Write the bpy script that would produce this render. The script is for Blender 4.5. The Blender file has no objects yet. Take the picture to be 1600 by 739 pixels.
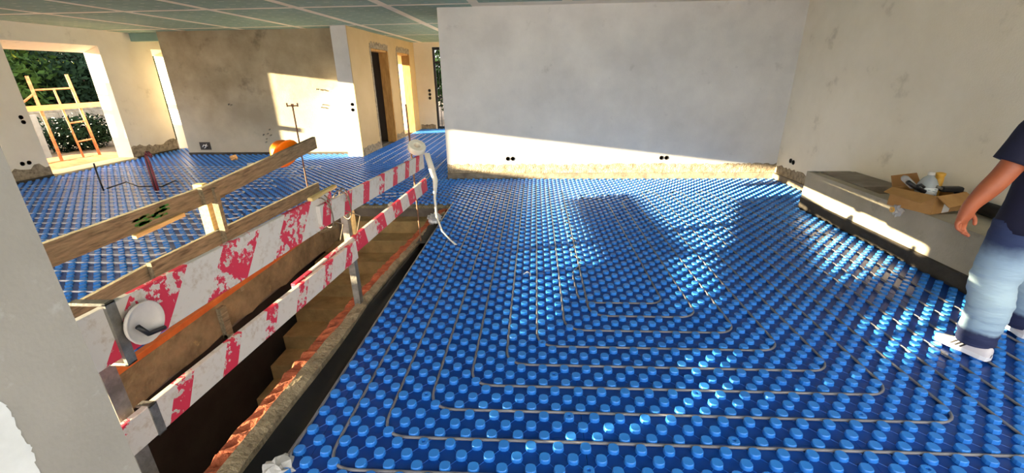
import bpy, math, random
import numpy as np
from mathutils import Vector, Matrix
random.seed(7)
rng = np.random.default_rng(7)
scene = bpy.context.scene
col = scene.collection

# ---------------------------------------------------------------- camera
CAM_H = 1.72
FPX = 669.64
PITCH, YAW, ROLL = .3611, .057, .0145
cp_, sp_ = math.cos(PITCH), math.sin(PITCH)
fw = Vector((-math.sin(YAW)*cp_, math.cos(YAW)*cp_, -sp_))
ri = Vector((math.cos(YAW), math.sin(YAW), 0))
dn = fw.cross(ri)
ri2 = math.cos(ROLL)*ri + math.sin(ROLL)*dn
dn2 = -math.sin(ROLL)*ri + math.cos(ROLL)*dn
cam = bpy.data.cameras.new('camera')
cam.sensor_fit = 'HORIZONTAL'
cam.sensor_width = 36.0
cam.lens = 36.0*FPX/1600.0
cam.clip_start = .02
cam.clip_end = 300
camo = bpy.data.objects.new('camera', cam)
mw = Matrix((ri2, -dn2, -fw)).transposed().to_4x4()
mw.translation = Vector((0, 0, CAM_H))
camo.matrix_world = mw
col.objects.link(camo)
scene.camera = camo

# ---------------------------------------------------------------- light
SUN_R, SUN_E = 2.9, .36          # travel direction (r, 1, -e)
SUN_D = Vector((SUN_R, 1, -SUN_E)).normalized()
sun = bpy.data.lights.new('sun', 'SUN')
sun.energy = 56.0
sun.angle = math.radians(.55)
sun.color = (1.0, .83, .52)
suno = bpy.data.objects.new('sun', sun)
suno.rotation_euler = SUN_D.to_track_quat('-Z', 'Y').to_euler()
col.objects.link(suno)
world = bpy.data.worlds.new('world')
scene.world = world
world.use_nodes = True
wn = world.node_tree
wn.nodes.clear()
wo = wn.nodes.new('ShaderNodeOutputWorld')
wb = wn.nodes.new('ShaderNodeBackground')
wb.inputs['Color'].default_value = (.98, .97, .97, 1)
wb.inputs['Strength'].default_value = 4.7
wn.links.new(wb.outputs[0], wo.inputs[0])
scene.view_settings.view_transform = 'Standard'
scene.view_settings.look = 'None'
scene.view_settings.gamma = 1
scene.view_settings.use_curve_mapping = False
scene.view_settings.exposure = 0.0

# ---------------------------------------------------------------- materials
def lin(c):
    return tuple((x/12.92 if x <= .04045 else ((x+.055)/1.055)**2.4) for x in c)
def rgb(r, g, b):
    return lin((r/255, g/255, b/255))
MATS = {}
def mat(name, c1, c2=None, scale=4.0, detail=6, lo=.35, hi=.65, rough=.7, bump=0.0, bscale=None,
        metal=0.0, c3=None, scale3=1.0, lo3=.5, hi3=.7, trans=0.0, coat=0.0, spec=.5, stretch=None, ior=None, alpha=None):
    m = bpy.data.materials.new(name)
    m.use_nodes = True
    nt = m.node_tree
    b = nt.nodes['Principled BSDF']
    b.inputs['Roughness'].default_value = rough
    b.inputs['Metallic'].default_value = metal
    b.inputs['Specular IOR Level'].default_value = spec
    if trans: b.inputs['Transmission Weight'].default_value = trans
    if coat: b.inputs['Coat Weight'].default_value = coat
    if ior: b.inputs['IOR'].default_value = ior
    b.inputs['Base Color'].default_value = (*c1, 1)
    tc = nt.nodes.new('ShaderNodeTexCoord')
    vec = tc.outputs['Object']
    if stretch:
        mp = nt.nodes.new('ShaderNodeMapping'); mp.inputs['Scale'].default_value = stretch
        nt.links.new(vec, mp.inputs['Vector']); vec = mp.outputs[0]
    if c2 is not None:
        n = nt.nodes.new('ShaderNodeTexNoise'); n.inputs['Scale'].default_value = scale; n.inputs['Detail'].default_value = detail
        n.inputs['Roughness'].default_value = .62
        nt.links.new(vec, n.inputs['Vector'])
        r = nt.nodes.new('ShaderNodeValToRGB')
        r.color_ramp.elements[0].position = lo; r.color_ramp.elements[0].color = (*c1, 1)
        r.color_ramp.elements[1].position = hi; r.color_ramp.elements[1].color = (*c2, 1)
        nt.links.new(n.outputs['Fac'], r.inputs['Fac'])
        out = r.outputs['Color']
        if c3 is not None:
            n3 = nt.nodes.new('ShaderNodeTexNoise'); n3.inputs['Scale'].default_value = scale3; n3.inputs['Detail'].default_value = 8
            n3.inputs['Roughness'].default_value = .65
            nt.links.new(vec, n3.inputs['Vector'])
            r3 = nt.nodes.new('ShaderNodeMapRange'); r3.inputs['From Min'].default_value = lo3; r3.inputs['From Max'].default_value = hi3
            nt.links.new(n3.outputs['Fac'], r3.inputs['Value'])
            mx = nt.nodes.new('ShaderNodeMix'); mx.data_type = 'RGBA'
            nt.links.new(r3.outputs[0], mx.inputs['Factor']); nt.links.new(out, mx.inputs['A'])
            mx.inputs['B'].default_value = (*c3, 1)
            out = mx.outputs['Result']
        nt.links.new(out, b.inputs['Base Color'])
    if bump:
        nb = nt.nodes.new('ShaderNodeTexNoise'); nb.inputs['Scale'].default_value = bscale or scale*4; nb.inputs['Detail'].default_value = 5
        nt.links.new(vec, nb.inputs['Vector'])
        bp = nt.nodes.new('ShaderNodeBump'); bp.inputs['Strength'].default_value = bump; bp.inputs['Distance'].default_value = .02
        nt.links.new(nb.outputs['Fac'], bp.inputs['Height']); nt.links.new(bp.outputs[0], b.inputs['Normal'])
    MATS[name] = m
    return m

plaster = mat('white_plaster', rgb(224, 221, 216), rgb(206, 203, 199), 1.3, rough=.9, bump=.12, bscale=60, c3=rgb(180, 177, 172), scale3=3.5, lo3=.62, hi3=.8)
plaster_warm = mat('cream_plaster', rgb(244, 235, 216), rgb(233, 223, 202), 1.1, rough=.9, bump=.1, bscale=70, c3=rgb(186, 175, 152), scale3=2.2, lo3=.6, hi3=.82)
concrete = mat('bare_render', rgb(176, 162, 136), rgb(136, 122, 98), .8, rough=.95, bump=.25, bscale=40, lo=.36, hi=.62, c3=rgb(84, 74, 60), scale3=1.7, lo3=.57, hi3=.8)
concrete_lower = mat('smooth_render', rgb(190, 180, 160), rgb(158, 148, 128), 1.2, rough=.95, bump=.15, bscale=50, c3=rgb(110, 100, 84), scale3=2.6, lo3=.6, hi3=.8)
roughband = mat('rough_base_render', rgb(176, 160, 134), rgb(118, 104, 84), 14, rough=.95, bump=.9, bscale=55, lo=.38, hi=.66)
perimeter = mat('dark_edge_strip', rgb(70, 64, 56), rgb(48, 43, 38), 5, rough=.8, bump=.2, bscale=30)
perimeter_pale = mat('pale_edge_strip', rgb(150, 138, 118), rgb(104, 94, 80), 5, rough=.85, bump=.3, bscale=30)
slab_m = mat('concrete_slab', rgb(120, 112, 100), rgb(90, 84, 76), 3, rough=.95, bump=.3)
green_m = mat('green_plasterboard', rgb(146, 172, 156), rgb(132, 158, 142), 2, rough=.85)
joint_m = mat('joint_compound', rgb(240, 230, 210), rgb(226, 216, 196), 3, rough=.9)
dab_m = mat('filler_dab', rgb(190, 200, 184), rough=.9)
col_m = mat('grey_skim_coat', rgb(156, 153, 146), rgb(146, 143, 136), 5, rough=.9, bump=.05, bscale=120, c3=rgb(168, 166, 163), scale3=30, lo3=.6, hi3=.74)
peel_m = mat('white_paint_patch', rgb(222, 226, 226), rgb(206, 210, 210), 12, rough=.8)
panel_m = mat('blue_panel_sheet', rgb(4, 70, 156), rgb(2, 56, 138), 1.5, rough=.34, spec=.5)  # same plastic as the studs; shade between them put into a darker blue
nub_m = mat('blue_nub', rgb(54, 138, 228), rgb(40, 120, 212), 2.2, rough=.32, spec=.55)  # lighter blue carries the lit look of the studs
pipe_m = mat('grey_heating_pipe', rgb(132, 130, 134), rgb(108, 106, 110), 3, rough=.33, spec=.6)
pipe_sheen = mat('pale_heating_pipe', rgb(232, 230, 230), rgb(214, 212, 214), 3, rough=.35, spec=.6)  # same grey pipe; its sheen is put into a pale colour
wood_grey = mat('weathered_plank', rgb(140, 130, 104), rgb(100, 93, 72), 6, rough=.85, bump=.3, bscale=30, stretch=(8, 1, 8), c3=rgb(62, 56, 40), scale3=3, lo3=.56, hi3=.78)
wood_pale = mat('fresh_sawn_wood', rgb(222, 196, 132), rgb(196, 164, 104), 5, rough=.8, bump=.15, stretch=(8, 1, 8))
wood_door = mat('raw_door_lining', rgb(214, 164, 92), rgb(184, 132, 66), 4, rough=.75, stretch=(6, 6, 1))
wood_sill = mat('pale_timber_sill', rgb(226, 206, 160), rgb(206, 182, 134), 4, rough=.8, stretch=(6, 1, 6))
brick_m = mat('terracotta_brick', rgb(190, 104, 66), rgb(150, 74, 46), 9, rough=.92, bump=.7, bscale=50, c3=rgb(110, 58, 40), scale3=12, lo3=.55, hi3=.75)
mortar_m = mat('rough_mortar', rgb(170, 152, 122), rgb(128, 112, 88), 12, rough=.95, bump=1.0, bscale=45)
stair_m = mat('stair_concrete', rgb(178, 154, 104), rgb(140, 120, 80), 4, rough=.95, bump=.4, bscale=35, c3=rgb(98, 82, 54), scale3=6, lo3=.6, hi3=.8)
beam_m = mat('stained_concrete_edge', rgb(138, 122, 92), rgb(98, 86, 62), 5, rough=.95, bump=.5, bscale=30, c3=rgb(168, 146, 96), scale3=9, lo3=.6, hi3=.76)
edge_strip_m = mat('orange_edge_strip', rgb(196, 106, 42), rgb(168, 84, 30), 6, rough=.75)  # orange with slight noise
black_m = mat('black_membrane', rgb(40, 35, 30), rgb(16, 16, 16), 4, rough=.5, bump=.15, bscale=6)
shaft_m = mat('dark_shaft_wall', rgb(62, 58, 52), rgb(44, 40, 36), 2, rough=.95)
steel_m = mat('galvanised_steel', rgb(150, 146, 138), rgb(112, 108, 100), 14, rough=.5, metal=.6, bump=.2)
rebar_m = mat('rusty_rebar', rgb(128, 92, 66), rgb(92, 66, 48), 25, rough=.8, bump=.3)
scaf_m = mat('rusted_scaffold_tube', rgb(196, 132, 92), rgb(150, 90, 60), 12, rough=.75)
plank_or = mat('orange_scaffold_plank', rgb(218, 160, 104), rgb(190, 130, 80), 4, rough=.8, stretch=(6, 1, 6))
wire_m = mat('grey_tie_wire', rgb(128, 114, 96), rough=.5, metal=.3)
sock_m = mat('dark_socket_cup', rgb(52, 46, 42), rough=.7)
tape_m = mat('white_strap', rgb(232, 226, 208), rgb(214, 206, 186), 8, rough=.6)
bowl_m = mat('white_plastic', rgb(222, 214, 206), rgb(204, 196, 188), 6, rough=.5, bump=.05)
blk_plastic = mat('black_plastic', rgb(24, 24, 26), rough=.45)
orange_m = mat('orange_plastic', rgb(255, 140, 10), rgb(240, 110, 4), 4, rough=.4)
cardb_m = mat('cardboard', rgb(192, 146, 88), rgb(172, 126, 72), 5, rough=.85)
cardb_in = mat('cardboard_inside', rgb(160, 116, 68), rough=.85)
label_m = mat('white_label', rgb(226, 222, 216), rough=.6)
label_prt = mat('printed_label', rgb(236, 240, 238), rgb(120, 150, 150), 40, rough=.5, lo=.56, hi=.6, stretch=(.5, .5, 2))
water_m = mat('clear_plastic_bottle', rgb(232, 240, 244), rough=.12, trans=.55, ior=1.33)
yellow_m = mat('amber_plastic', rgb(232, 176, 70), rough=.35)
film_m = mat('clear_film', rgb(232, 232, 232), rough=.2, trans=.6, ior=1.3)
foil_m = mat('crumpled_foil', rgb(214, 214, 216), rgb(160, 162, 168), 30, rough=.3, metal=.5)
foam_m = mat('black_foam_tube', rgb(34, 32, 30), rgb(22, 20, 20), 9, rough=.8)
red_cond = mat('red_conduit', rgb(150, 62, 70), rgb(112, 44, 54), 20, rough=.5)
sponge_m = mat('peach_sponge', rgb(232, 178, 120), rough=.9)
paper_m = mat('pale_sack_paper', rgb(196, 194, 190), rgb(160, 158, 156), 6, rough=.9)
soil_m = mat('sandy_soil', rgb(214, 156, 106), rgb(170, 114, 74), 3, rough=1, bump=.8, bscale=9)
dirt_m = mat('dark_garden_soil', rgb(110, 92, 72), rgb(78, 66, 50), 2, rough=1, bump=.6, bscale=6)
block_m = mat('grey_block', rgb(150, 148, 142), rgb(118, 116, 112), 6, rough=.95, bump=.4)
sheet_m = mat('blue_grey_board', rgb(120, 126, 134), rgb(100, 106, 116), 3, rough=.8)
leaf1 = mat('hedge_leaf', rgb(48, 70, 28), rgb(22, 42, 18), .9, rough=.9, spec=.1, lo=.4, hi=.6)
leaf2 = mat('dark_leaf', rgb(26, 44, 28), rgb(14, 30, 20), .9, rough=.9, spec=.1)
leaf3 = mat('yellow_green_leaf', rgb(150, 150, 50), rgb(80, 100, 34), .9, rough=.9, spec=.1)  # yellow sunlight put into the leaf colour
petal_m = mat('white_petal', rgb(240, 240, 226), rough=.7)
bark_m = mat('bark', rgb(96, 76, 56), rgb(70, 56, 42), 8, rough=.95)
skin_m = mat('tanned_skin', rgb(176, 98, 62), rgb(158, 84, 52), 9, rough=.5, bump=.06, bscale=90)
hand_m = skin_m
shirt_m = mat('navy_cotton', rgb(22, 24, 54), rgb(16, 18, 44), 5, rough=.9, bump=.15, bscale=14)
hair_m = mat('dark_hair', rgb(40, 32, 28), rough=.7)
shoe_m = mat('white_leather', rgb(226, 220, 222), rgb(208, 202, 206), 9, rough=.5)
sole_m = mat('white_rubber_sole', rgb(232, 232, 236), rough=.6)
stripe_m = mat('black_stripe', rgb(30, 28, 34), rough=.6)
iron_m = mat('black_iron', rgb(28, 26, 24), rough=.5)
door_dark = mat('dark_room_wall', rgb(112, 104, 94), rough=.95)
vest_m = orange_m

# jeans: faded cloth, dark-washed waist; sunlit leg and shaded hem painted into the colour
def jeans_material():
    m = bpy.data.materials.new('faded_denim'); m.use_nodes = True
    nt = m.node_tree; b = nt.nodes['Principled BSDF']; b.inputs['Roughness'].default_value = .9
    tc = nt.nodes.new('ShaderNodeTexCoord'); sx = nt.nodes.new('ShaderNodeSeparateXYZ')
    nt.links.new(tc.outputs['Object'], sx.inputs[0])
    n = nt.nodes.new('ShaderNodeTexNoise'); n.inputs['Scale'].default_value = 9; n.inputs['Detail'].default_value = 6
    nt.links.new(tc.outputs['Object'], n.inputs['Vector'])
    ad = nt.nodes.new('ShaderNodeMath'); ad.operation = 'MULTIPLY_ADD'; ad.inputs[1].default_value = .08
    nt.links.new(n.outputs['Fac'], ad.inputs[0]); nt.links.new(sx.outputs['Z'], ad.inputs[2])
    r = nt.nodes.new('ShaderNodeValToRGB')
    e = r.color_ramp.elements
    e[0].position = .225; e[0].color = (*rgb(40, 48, 84), 1)
    e[1].position = .255; e[1].color = (*rgb(150, 176, 196), 1)
    x = e.new(.5); x.color = (*rgb(176, 200, 212), 1)
    x = e.new(.72); x.color = (*rgb(148, 174, 196), 1)
    x = e.new(.82); x.color = (*rgb(44, 58, 96), 1)
    nt.links.new(ad.outputs[0], r.inputs['Fac']); nt.links.new(r.outputs[0], b.inputs['Base Color'])
    n2 = nt.nodes.new('ShaderNodeTexNoise'); n2.inputs['Scale'].default_value = 5; n2.inputs['Detail'].default_value = 3
    mp = nt.nodes.new('ShaderNodeMapping'); mp.inputs['Scale'].default_value = (1, 1, 4)
    nt.links.new(tc.outputs['Object'], mp.inputs[0]); nt.links.new(mp.outputs[0], n2.inputs['Vector'])
    bp = nt.nodes.new('ShaderNodeBump'); bp.inputs['Strength'].default_value = .6; bp.inputs['Distance'].default_value = .03
    nt.links.new(n2.outputs['Fac'], bp.inputs['Height']); nt.links.new(bp.outputs[0], b.inputs['Normal'])
    return m
jeans_m = jeans_material()

# red and white painted board: diagonal or straight bands along object Y, paint worn by noise
def stripe_board(name, period, duty, slant, wear, phase=0.0):
    m = bpy.data.materials.new(name); m.use_nodes = True
    nt = m.node_tree; b = nt.nodes['Principled BSDF']; b.inputs['Roughness'].default_value = .6
    tc = nt.nodes.new('ShaderNodeTexCoord'); sx = nt.nodes.new('ShaderNodeSeparateXYZ')
    nt.links.new(tc.outputs['Object'], sx.inputs[0])
    a = nt.nodes.new('ShaderNodeMath'); a.operation = 'MULTIPLY_ADD'; a.inputs[1].default_value = slant
    nt.links.new(sx.outputs['Z'], a.inputs[0]); nt.links.new(sx.outputs['Y'], a.inputs[2])
    p = nt.nodes.new('ShaderNodeMath'); p.operation = 'ADD'; p.inputs[1].default_value = phase+50*period
    nt.links.new(a.outputs[0], p.inputs[0])
    d = nt.nodes.new('ShaderNodeMath'); d.operation = 'DIVIDE'; d.inputs[1].default_value = period
    nt.links.new(p.outputs[0], d.inputs[0])
    f = nt.nodes.new('ShaderNodeMath'); f.operation = 'FRACT'; nt.links.new(d.outputs[0], f.inputs[0])
    l = nt.nodes.new('ShaderNodeMath'); l.operation = 'LESS_THAN'; l.inputs[1].default_value = duty
    nt.links.new(f.outputs[0], l.inputs[0])
    n = nt.nodes.new('ShaderNodeTexNoise'); n.inputs['Scale'].default_value = 26; n.inputs['Detail'].default_value = 8; n.inputs['Roughness'].default_value = .7
    nt.links.new(tc.outputs['Object'], n.inputs['Vector'])
    n0 = nt.nodes.new('ShaderNodeTexNoise'); n0.inputs['Scale'].default_value = 5; n0.inputs['Detail'].default_value = 4
    nt.links.new(tc.outputs['Object'], n0.inputs['Vector'])
    av = nt.nodes.new('ShaderNodeMath'); av.operation = 'MULTIPLY_ADD'; av.inputs[1].default_value = .6
    nt.links.new(n0.outputs['Fac'], av.inputs[0]); nt.links.new(n.outputs['Fac'], av.inputs[2])
    w = nt.nodes.new('ShaderNodeMath'); w.operation = 'LESS_THAN'; w.inputs[1].default_value = wear
    nt.links.new(av.outputs[0], w.inputs[0])
    mu = nt.nodes.new('ShaderNodeMath'); mu.operation = 'MULTIPLY'
    nt.links.new(l.outputs[0], mu.inputs[0]); nt.links.new(w.outputs[0], mu.inputs[1])
    r = nt.nodes.new('ShaderNodeValToRGB')
    r.color_ramp.elements[0].position = .52; r.color_ramp.elements[0].color = (*rgb(206, 199, 191), 1)
    r.color_ramp.elements[1].position = .82; r.color_ramp.elements[1].color = (*rgb(164, 138, 108), 1)
    nt.links.new(n.outputs['Fac'], r.inputs['Fac'])
    mx = nt.nodes.new('ShaderNodeMix'); mx.data_type = 'RGBA'
    nt.links.new(mu.outputs[0], mx.inputs['Factor']); nt.links.new(r.outputs[0], mx.inputs['A'])
    mx.inputs['B'].default_value = (*rgb(204, 46, 72), 1)
    nt.links.new(mx.outputs['Result'], b.inputs['Base Color'])
    bp = nt.nodes.new('ShaderNodeBump'); bp.inputs['Strength'].default_value = .15; bp.inputs['Distance'].default_value = .01
    nt.links.new(n.outputs['Fac'], bp.inputs['Height']); nt.links.new(bp.outputs[0], b.inputs['Normal'])
    return m

# ---------------------------------------------------------------- mesh helpers
class MB:
    def __init__(self):
        self.v = []; self.f = []
    def add(self, vs, fs):
        o = len(self.v)
        self.v += [tuple(p) for p in vs]
        self.f += [tuple(i+o for i in f) for f in fs]
        return self
    def box(self, x0, x1, y0, y1, z0, z1):
        return self.add([(x0, y0, z0), (x1, y0, z0), (x1, y1, z0), (x0, y1, z0), (x0, y0, z1), (x1, y0, z1), (x1, y1, z1), (x0, y1, z1)],
                        [(0, 3, 2, 1), (4, 5, 6, 7), (0, 1, 5, 4), (1, 2, 6, 5), (2, 3, 7, 6), (3, 0, 4, 7)])
    def cbox(self, x0, x1, y0, y1, z0, z1, c=.004):
        vs = []
        for z, k in ((z0, c), (z0+c, 0), (z1-c, 0), (z1, c)):
            vs += [(x0+k, y0+k, z), (x1-k, y0+k, z), (x1-k, y1-k, z), (x0+k, y1-k, z)]
        fs = [(0, 3, 2, 1), (12, 13, 14, 15)]
        for r in range(3):
            for i in range(4):
                j = (i+1) % 4
                fs.append((r*4+i, r*4+j, r*4+4+j, r*4+4+i))
        return self.add(vs, fs)
    def prism(self, poly, axis, a, b):
        # poly: list of 2D points; axis 'x','y','z' extruded from a to b
        n = len(poly)
        def P(p, t):
            return {'x': (t, p[0], p[1]), 'y': (p[0], t, p[1]), 'z': (p[0], p[1], t)}[axis]
        vs = [P(p, a) for p in poly]+[P(p, b) for p in poly]
        fs = [tuple(range(n))[::-1], tuple(range(n, 2*n))]
        for i in range(n):
            j = (i+1) % n
            fs.append((i, j, n+j, n+i))
        return self.add(vs, fs)
    def tube(self, pts, r, n=8, caps=True):
        pts = [Vector(p) for p in pts]
        m = len(pts)
        rad = r if isinstance(r, (list, tuple)) else [r]*m
        up = None; base = len(self.v)
        for i, p in enumerate(pts):
            t = (pts[min(i+1, m-1)]-pts[max(i-1, 0)]).normalized()
            if up is None:
                up = Vector((0, 0, 1)) if abs(t.z) < .9 else Vector((1, 0, 0))
            a = up-t*up.dot(t)
            if a.length < 1e-6: a = t.orthogonal()
            a.normalize(); b = t.cross(a); up = a
            for k in range(n):
                th = 2*math.pi*k/n
                self.v.append(tuple(p+(a*math.cos(th)+b*math.sin(th))*rad[i]))
        for i in range(m-1):
            for k in range(n):
                j = (k+1) % n
                self.f.append((base+i*n+k, base+i*n+j, base+(i+1)*n+j, base+(i+1)*n+k))
        if caps:
            self.f.append(tuple(base+k for k in range(n))[::-1])
            self.f.append(tuple(base+(m-1)*n+k for k in range(n)))
        return self
    def lathe(self, prof, n=20, c=(0, 0, 0)):
        base = len(self.v)
        for r, z in prof:
            for k in range(n):
                th = 2*math.pi*k/n
                self.v.append((c[0]+r*math.cos(th), c[1]+r*math.sin(th), c[2]+z))
        for i in range(len(prof)-1):
            for k in range(n):
                j = (k+1) % n
                self.f.append((base+i*n+k, base+i*n+j, base+(i+1)*n+j, base+(i+1)*n+k))
        self.f.append(tuple(base+k for k in range(n))[::-1])
        self.f.append(tuple(base+(len(prof)-1)*n+k for k in range(n)))
        return self
    def weld(self):
        seen = {}; mp = []; nv = []
        for p in self.v:
            k = (round(p[0], 5), round(p[1], 5), round(p[2], 5))
            if k not in seen:
                seen[k] = len(nv); nv.append(p)
            mp.append(seen[k])
        self.v = nv
        self.f = [tuple(mp[i] for i in f) for f in self.f]
        return self
    def xf(self, M):
        self.v = [tuple(M @ Vector(p)) for p in self.v]
        return self
    def build(self, name, m, parent=None, smooth=False, kind=None, loc=None):
        me = bpy.data.meshes.new(name)
        me.from_pydata(self.v, [], self.f)
        me.materials.append(m)
        if smooth:
            me.polygons.foreach_set('use_smooth', [True]*len(me.polygons))
        me.update()
        o = bpy.data.objects.new(name, me)
        col.objects.link(o)
        if parent: o.parent = parent
        if kind: o['kind'] = kind
        if loc is not None: o.location = loc
        return o

def tag(o, label, cat, group=None):
    o['label'] = label; o['category'] = cat
    if group: o['group'] = group
    return o
def empty(name, loc, label, cat, group=None, rot=(0, 0, 0)):
    o = bpy.data.objects.new(name, None)
    o.empty_display_size = .1
    col.objects.link(o)
    o.location = loc; o.rotation_euler = rot
    return tag(o, label, cat, group)
def struct(name, mb, m, parent=None, **k):
    o = mb.build(name, m, parent, **k)
    if parent is None: o['kind'] = 'structure'
    return o
def smooth_by_angle(o, ang=40):
    me = o.data
    me.polygons.foreach_set('use_smooth', [True]*len(me.polygons))
    try:
        me.set_sharp_from_angle(angle=math.radians(ang))
    except Exception:
        pass
def arc(cx, cy, r, a0, a1, n=6, z=0):
    return [(cx+r*math.cos(math.radians(a0+(a1-a0)*i/n)), cy+r*math.sin(math.radians(a0+(a1-a0)*i/n)), z) for i in range(n+1)]
def fillet(path, r, z, n=6):
    """round the corners of a 2D polyline"""
    out = [Vector((path[0][0], path[0][1], z))]
    for i in range(1, len(path)-1):
        p = Vector((path[i][0], path[i][1], z)); a = Vector((path[i-1][0], path[i-1][1], z)); b = Vector((path[i+1][0], path[i+1][1], z))
        u = (a-p); w = (b-p)
        k = min(r, u.length*.5, w.length*.5)
        u.normalize(); w.normalize()
        s = p+u*k; e = p+w*k
        for t in range(n+1):
            t /= n
            out.append(s*(1-t)**2+p*2*t*(1-t)+e*t*t)
    out.append(Vector((path[-1][0], path[-1][1], z)))
    return out

# ---------------------------------------------------------------- key dimensions
XW, XR, YB, XBL = -9.27, 4.08, 7.45, -1.55
ZC = 2.72
YK = 10.05                      # bare rendered kitchen wall
YE = 14.9
YREAR = -2.2
SX0, SX1, SY0, SY1 = -2.62, -1.19, .25, 5.78   # stair opening

# ---------------------------------------------------------------- structure: floor slab
fl = MB()
for (x0, x1, y0, y1) in ((XW-.37, SX0, YREAR-.1, SY1), (SX1, XR+.2, YREAR-.1, SY1), (SX0, SX1, YREAR-.1, SY0), (XW-.37, XR+.2, SY1, YB+.25), (XW-.37, XBL+.2, YB+.25, YE+.2)):
    fl.box(x0, x1, y0, y1, -.3, -.035)
floor = struct('floor', fl, slab_m)

P = .2/3
X0, Y0 = .02, 2.44
PW, PD = 20*P, 12*P
PX0 = X0+3.5*P                     # a seam seen in the photograph
PY0 = Y0+.5*P
def in_floor(x, y):
    if x < XW+.03 or x > XR-.03 or y < YREAR or y > YE: return False
    if SX0-.05 < x < SX1 and SY0 < y < SY1: return False
    if x > XBL-.02 and y > YB-.06: return False
    if x > 3.47 and y < 5.76: return False
    if y > YK-.05 and -8.4 < x < -3.92: return False
    if y > 9.62 and -4.3 < x < -3.9: return False
    if y > YK and x < -3.92 and not (x < -8.4 and y < 11.2): return False
    return True
def project(x, y, z=0):
    q = Vector((x, y, z-CAM_H))
    d = q.dot(fw)
    if d < .05: return None
    return 800+FPX*q.dot(ri2)/d, 369.5+FPX*q.dot(dn2)/d, d
def visible(x, y, m=0):
    p = project(x, y)
    if p is None: return False
    mm = 130+m
    return -mm < p[0] < 1600+mm and -mm < p[1] < 739+mm*1.3
panels = {}
def clip_rects(x0, x1, y0, y1):
    """split a panel rectangle by the walls and the stair opening"""
    rs = [(max(x0, XW+.012), min(x1, XR-.012), max(y0, YREAR), min(y1, YE-.01))]
    def cut(rs, bx0, bx1, by0, by1):
        out = []
        for (a, b, c, d) in rs:
            if b <= bx0 or a >= bx1 or d <= by0 or c >= by1:
                out.append((a, b, c, d)); continue
            if a < bx0: out.append((a, bx0, c, d))
            if b > bx1: out.append((bx1, b, c, d))
            a2, b2 = max(a, bx0), min(b, bx1)
            if c < by0: out.append((a2, b2, c, by0))
            if d > by1: out.append((a2, b2, by1, d))
        return out
    rs = cut(rs, SX0, SX1, SY0, SY1)
    rs = cut(rs, XBL-.012, XR+1, YB-.012, YE+1)
    rs = cut(rs, 3.5, XR+1, YREAR-1, 5.74)
    rs = cut(rs, -8.4, -4.28, YK-.012, YE+1)
    rs = cut(rs, -4.29, -3.94, 9.64, YE+1)
    rs = cut(rs, XW-1, -8.4, 11.24, YE+1)
    return [r for r in rs if r[1]-r[0] > .02 and r[3]-r[2] > .02]
for i in range(-9, 5):
    for j in range(-6, 17):
        x0, y0 = PX0+i*PW, PY0+j*PD
        rs = clip_rects(x0+.0012, x0+PW-.0012, y0+.0012, y0+PD-.0012)
        if not rs: continue
        if not any(visible(x0+PW*a, y0+PD*b, 250) for a in (0, .5, 1) for b in (0, .5, 1)): continue
        mb = MB()
        for r in rs: mb.box(r[0]-x0, r[1]-x0, r[2]-y0, r[3]-y0, -.034, 0)
        o = mb.build('insulation_panel', panel_m, floor, loc=(x0, y0, 0))
        panels[(i, j)] = o

# nub template: rounded octagonal stud
def nub_geo(n, rings):
    vs = []
    for (r, z) in rings:
        for k in range(n):
            th = 2*math.pi*(k+.5)/n
            # rounded square-ish octagon
            c, s = math.cos(th), math.sin(th)
            q = (abs(c)**4+abs(s)**4)**-.25
            rr = r*(.55+.45*q)
            vs.append((rr*c, rr*s, z))
    fs = []
    for a in range(len(rings)-1):
        for k in range(n):
            j = (k+1) % n
            fs.append((a*n+k, a*n+j, (a+1)*n+j, (a+1)*n+k))
    fs.append(tuple((len(rings)-1)*n+k for k in range(n)))
    return vs, fs
NH = .023
near_geo = nub_geo(12, [(.0280, 0), (.0266, NH*.5), (.0258, NH-.003), (.0232, NH)])
far_geo = nub_geo(8, [(.0280, 0), (.0258, NH-.003), (.0232, NH)])
nub_me = bpy.data.meshes.new('nub')
nub_me.from_pydata(near_geo[0], [], near_geo[1]); nub_me.materials.append(nub_m)
nub_me.polygons.foreach_set('use_smooth', [len(p.vertices) == 4 for p in nub_me.polygons])
# studs with a screw hole in the middle
def hole_nub():
    n = 12
    vs, fs = nub_geo(n, [(.0280, 0), (.0266, NH*.5), (.0258, NH-.003), (.0232, NH), (.010, NH), (.008, NH-.012)])
    return vs, fs
hn = hole_nub()
nubh_me = bpy.data.meshes.new('nub_with_hole')
nubh_me.from_pydata(hn[0], [], hn[1]); nubh_me.materials.append(nub_m)
cand = []
for i in range(-150, 80):
    for j in range(-70, 200):
        if (i+j) % 2: continue
        x, y = X0+P*(i+.5), Y0+P*(j+.5)
        if not in_floor(x, y) or not visible(x, y): continue
        cand.append((x*x+y*y, x, y, i, j))
cand.sort()
inframe = []
for c in cand:
    p = project(c[1], c[2])
    c = c+((0 <= p[0] <= 1600 and 0 <= p[1] <= 745 and not (c[1] < -1.0 and p[0] < 900 and c[2] < 2)),)
    inframe.append(c)
near_ids = [c for c in inframe if c[5]][:300]
nset = set((c[3], c[4]) for c in near_ids)
for c in near_ids:
    x, y = c[1], c[2]
    key = (math.floor((x-PX0)/PW), math.floor((y-PY0)/PD))
    pan = panels.get(key)
    me = nubh_me if (c[3]*7+c[4]*13) % 29 == 0 else nub_me
    o = bpy.data.objects.new('nub', me); col.objects.link(o)
    o.parent = pan if pan else floor
    px, py = (pan.location.x, pan.location.y) if pan else (0, 0)
    o.location = (x-px, y-py, 0)
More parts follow.
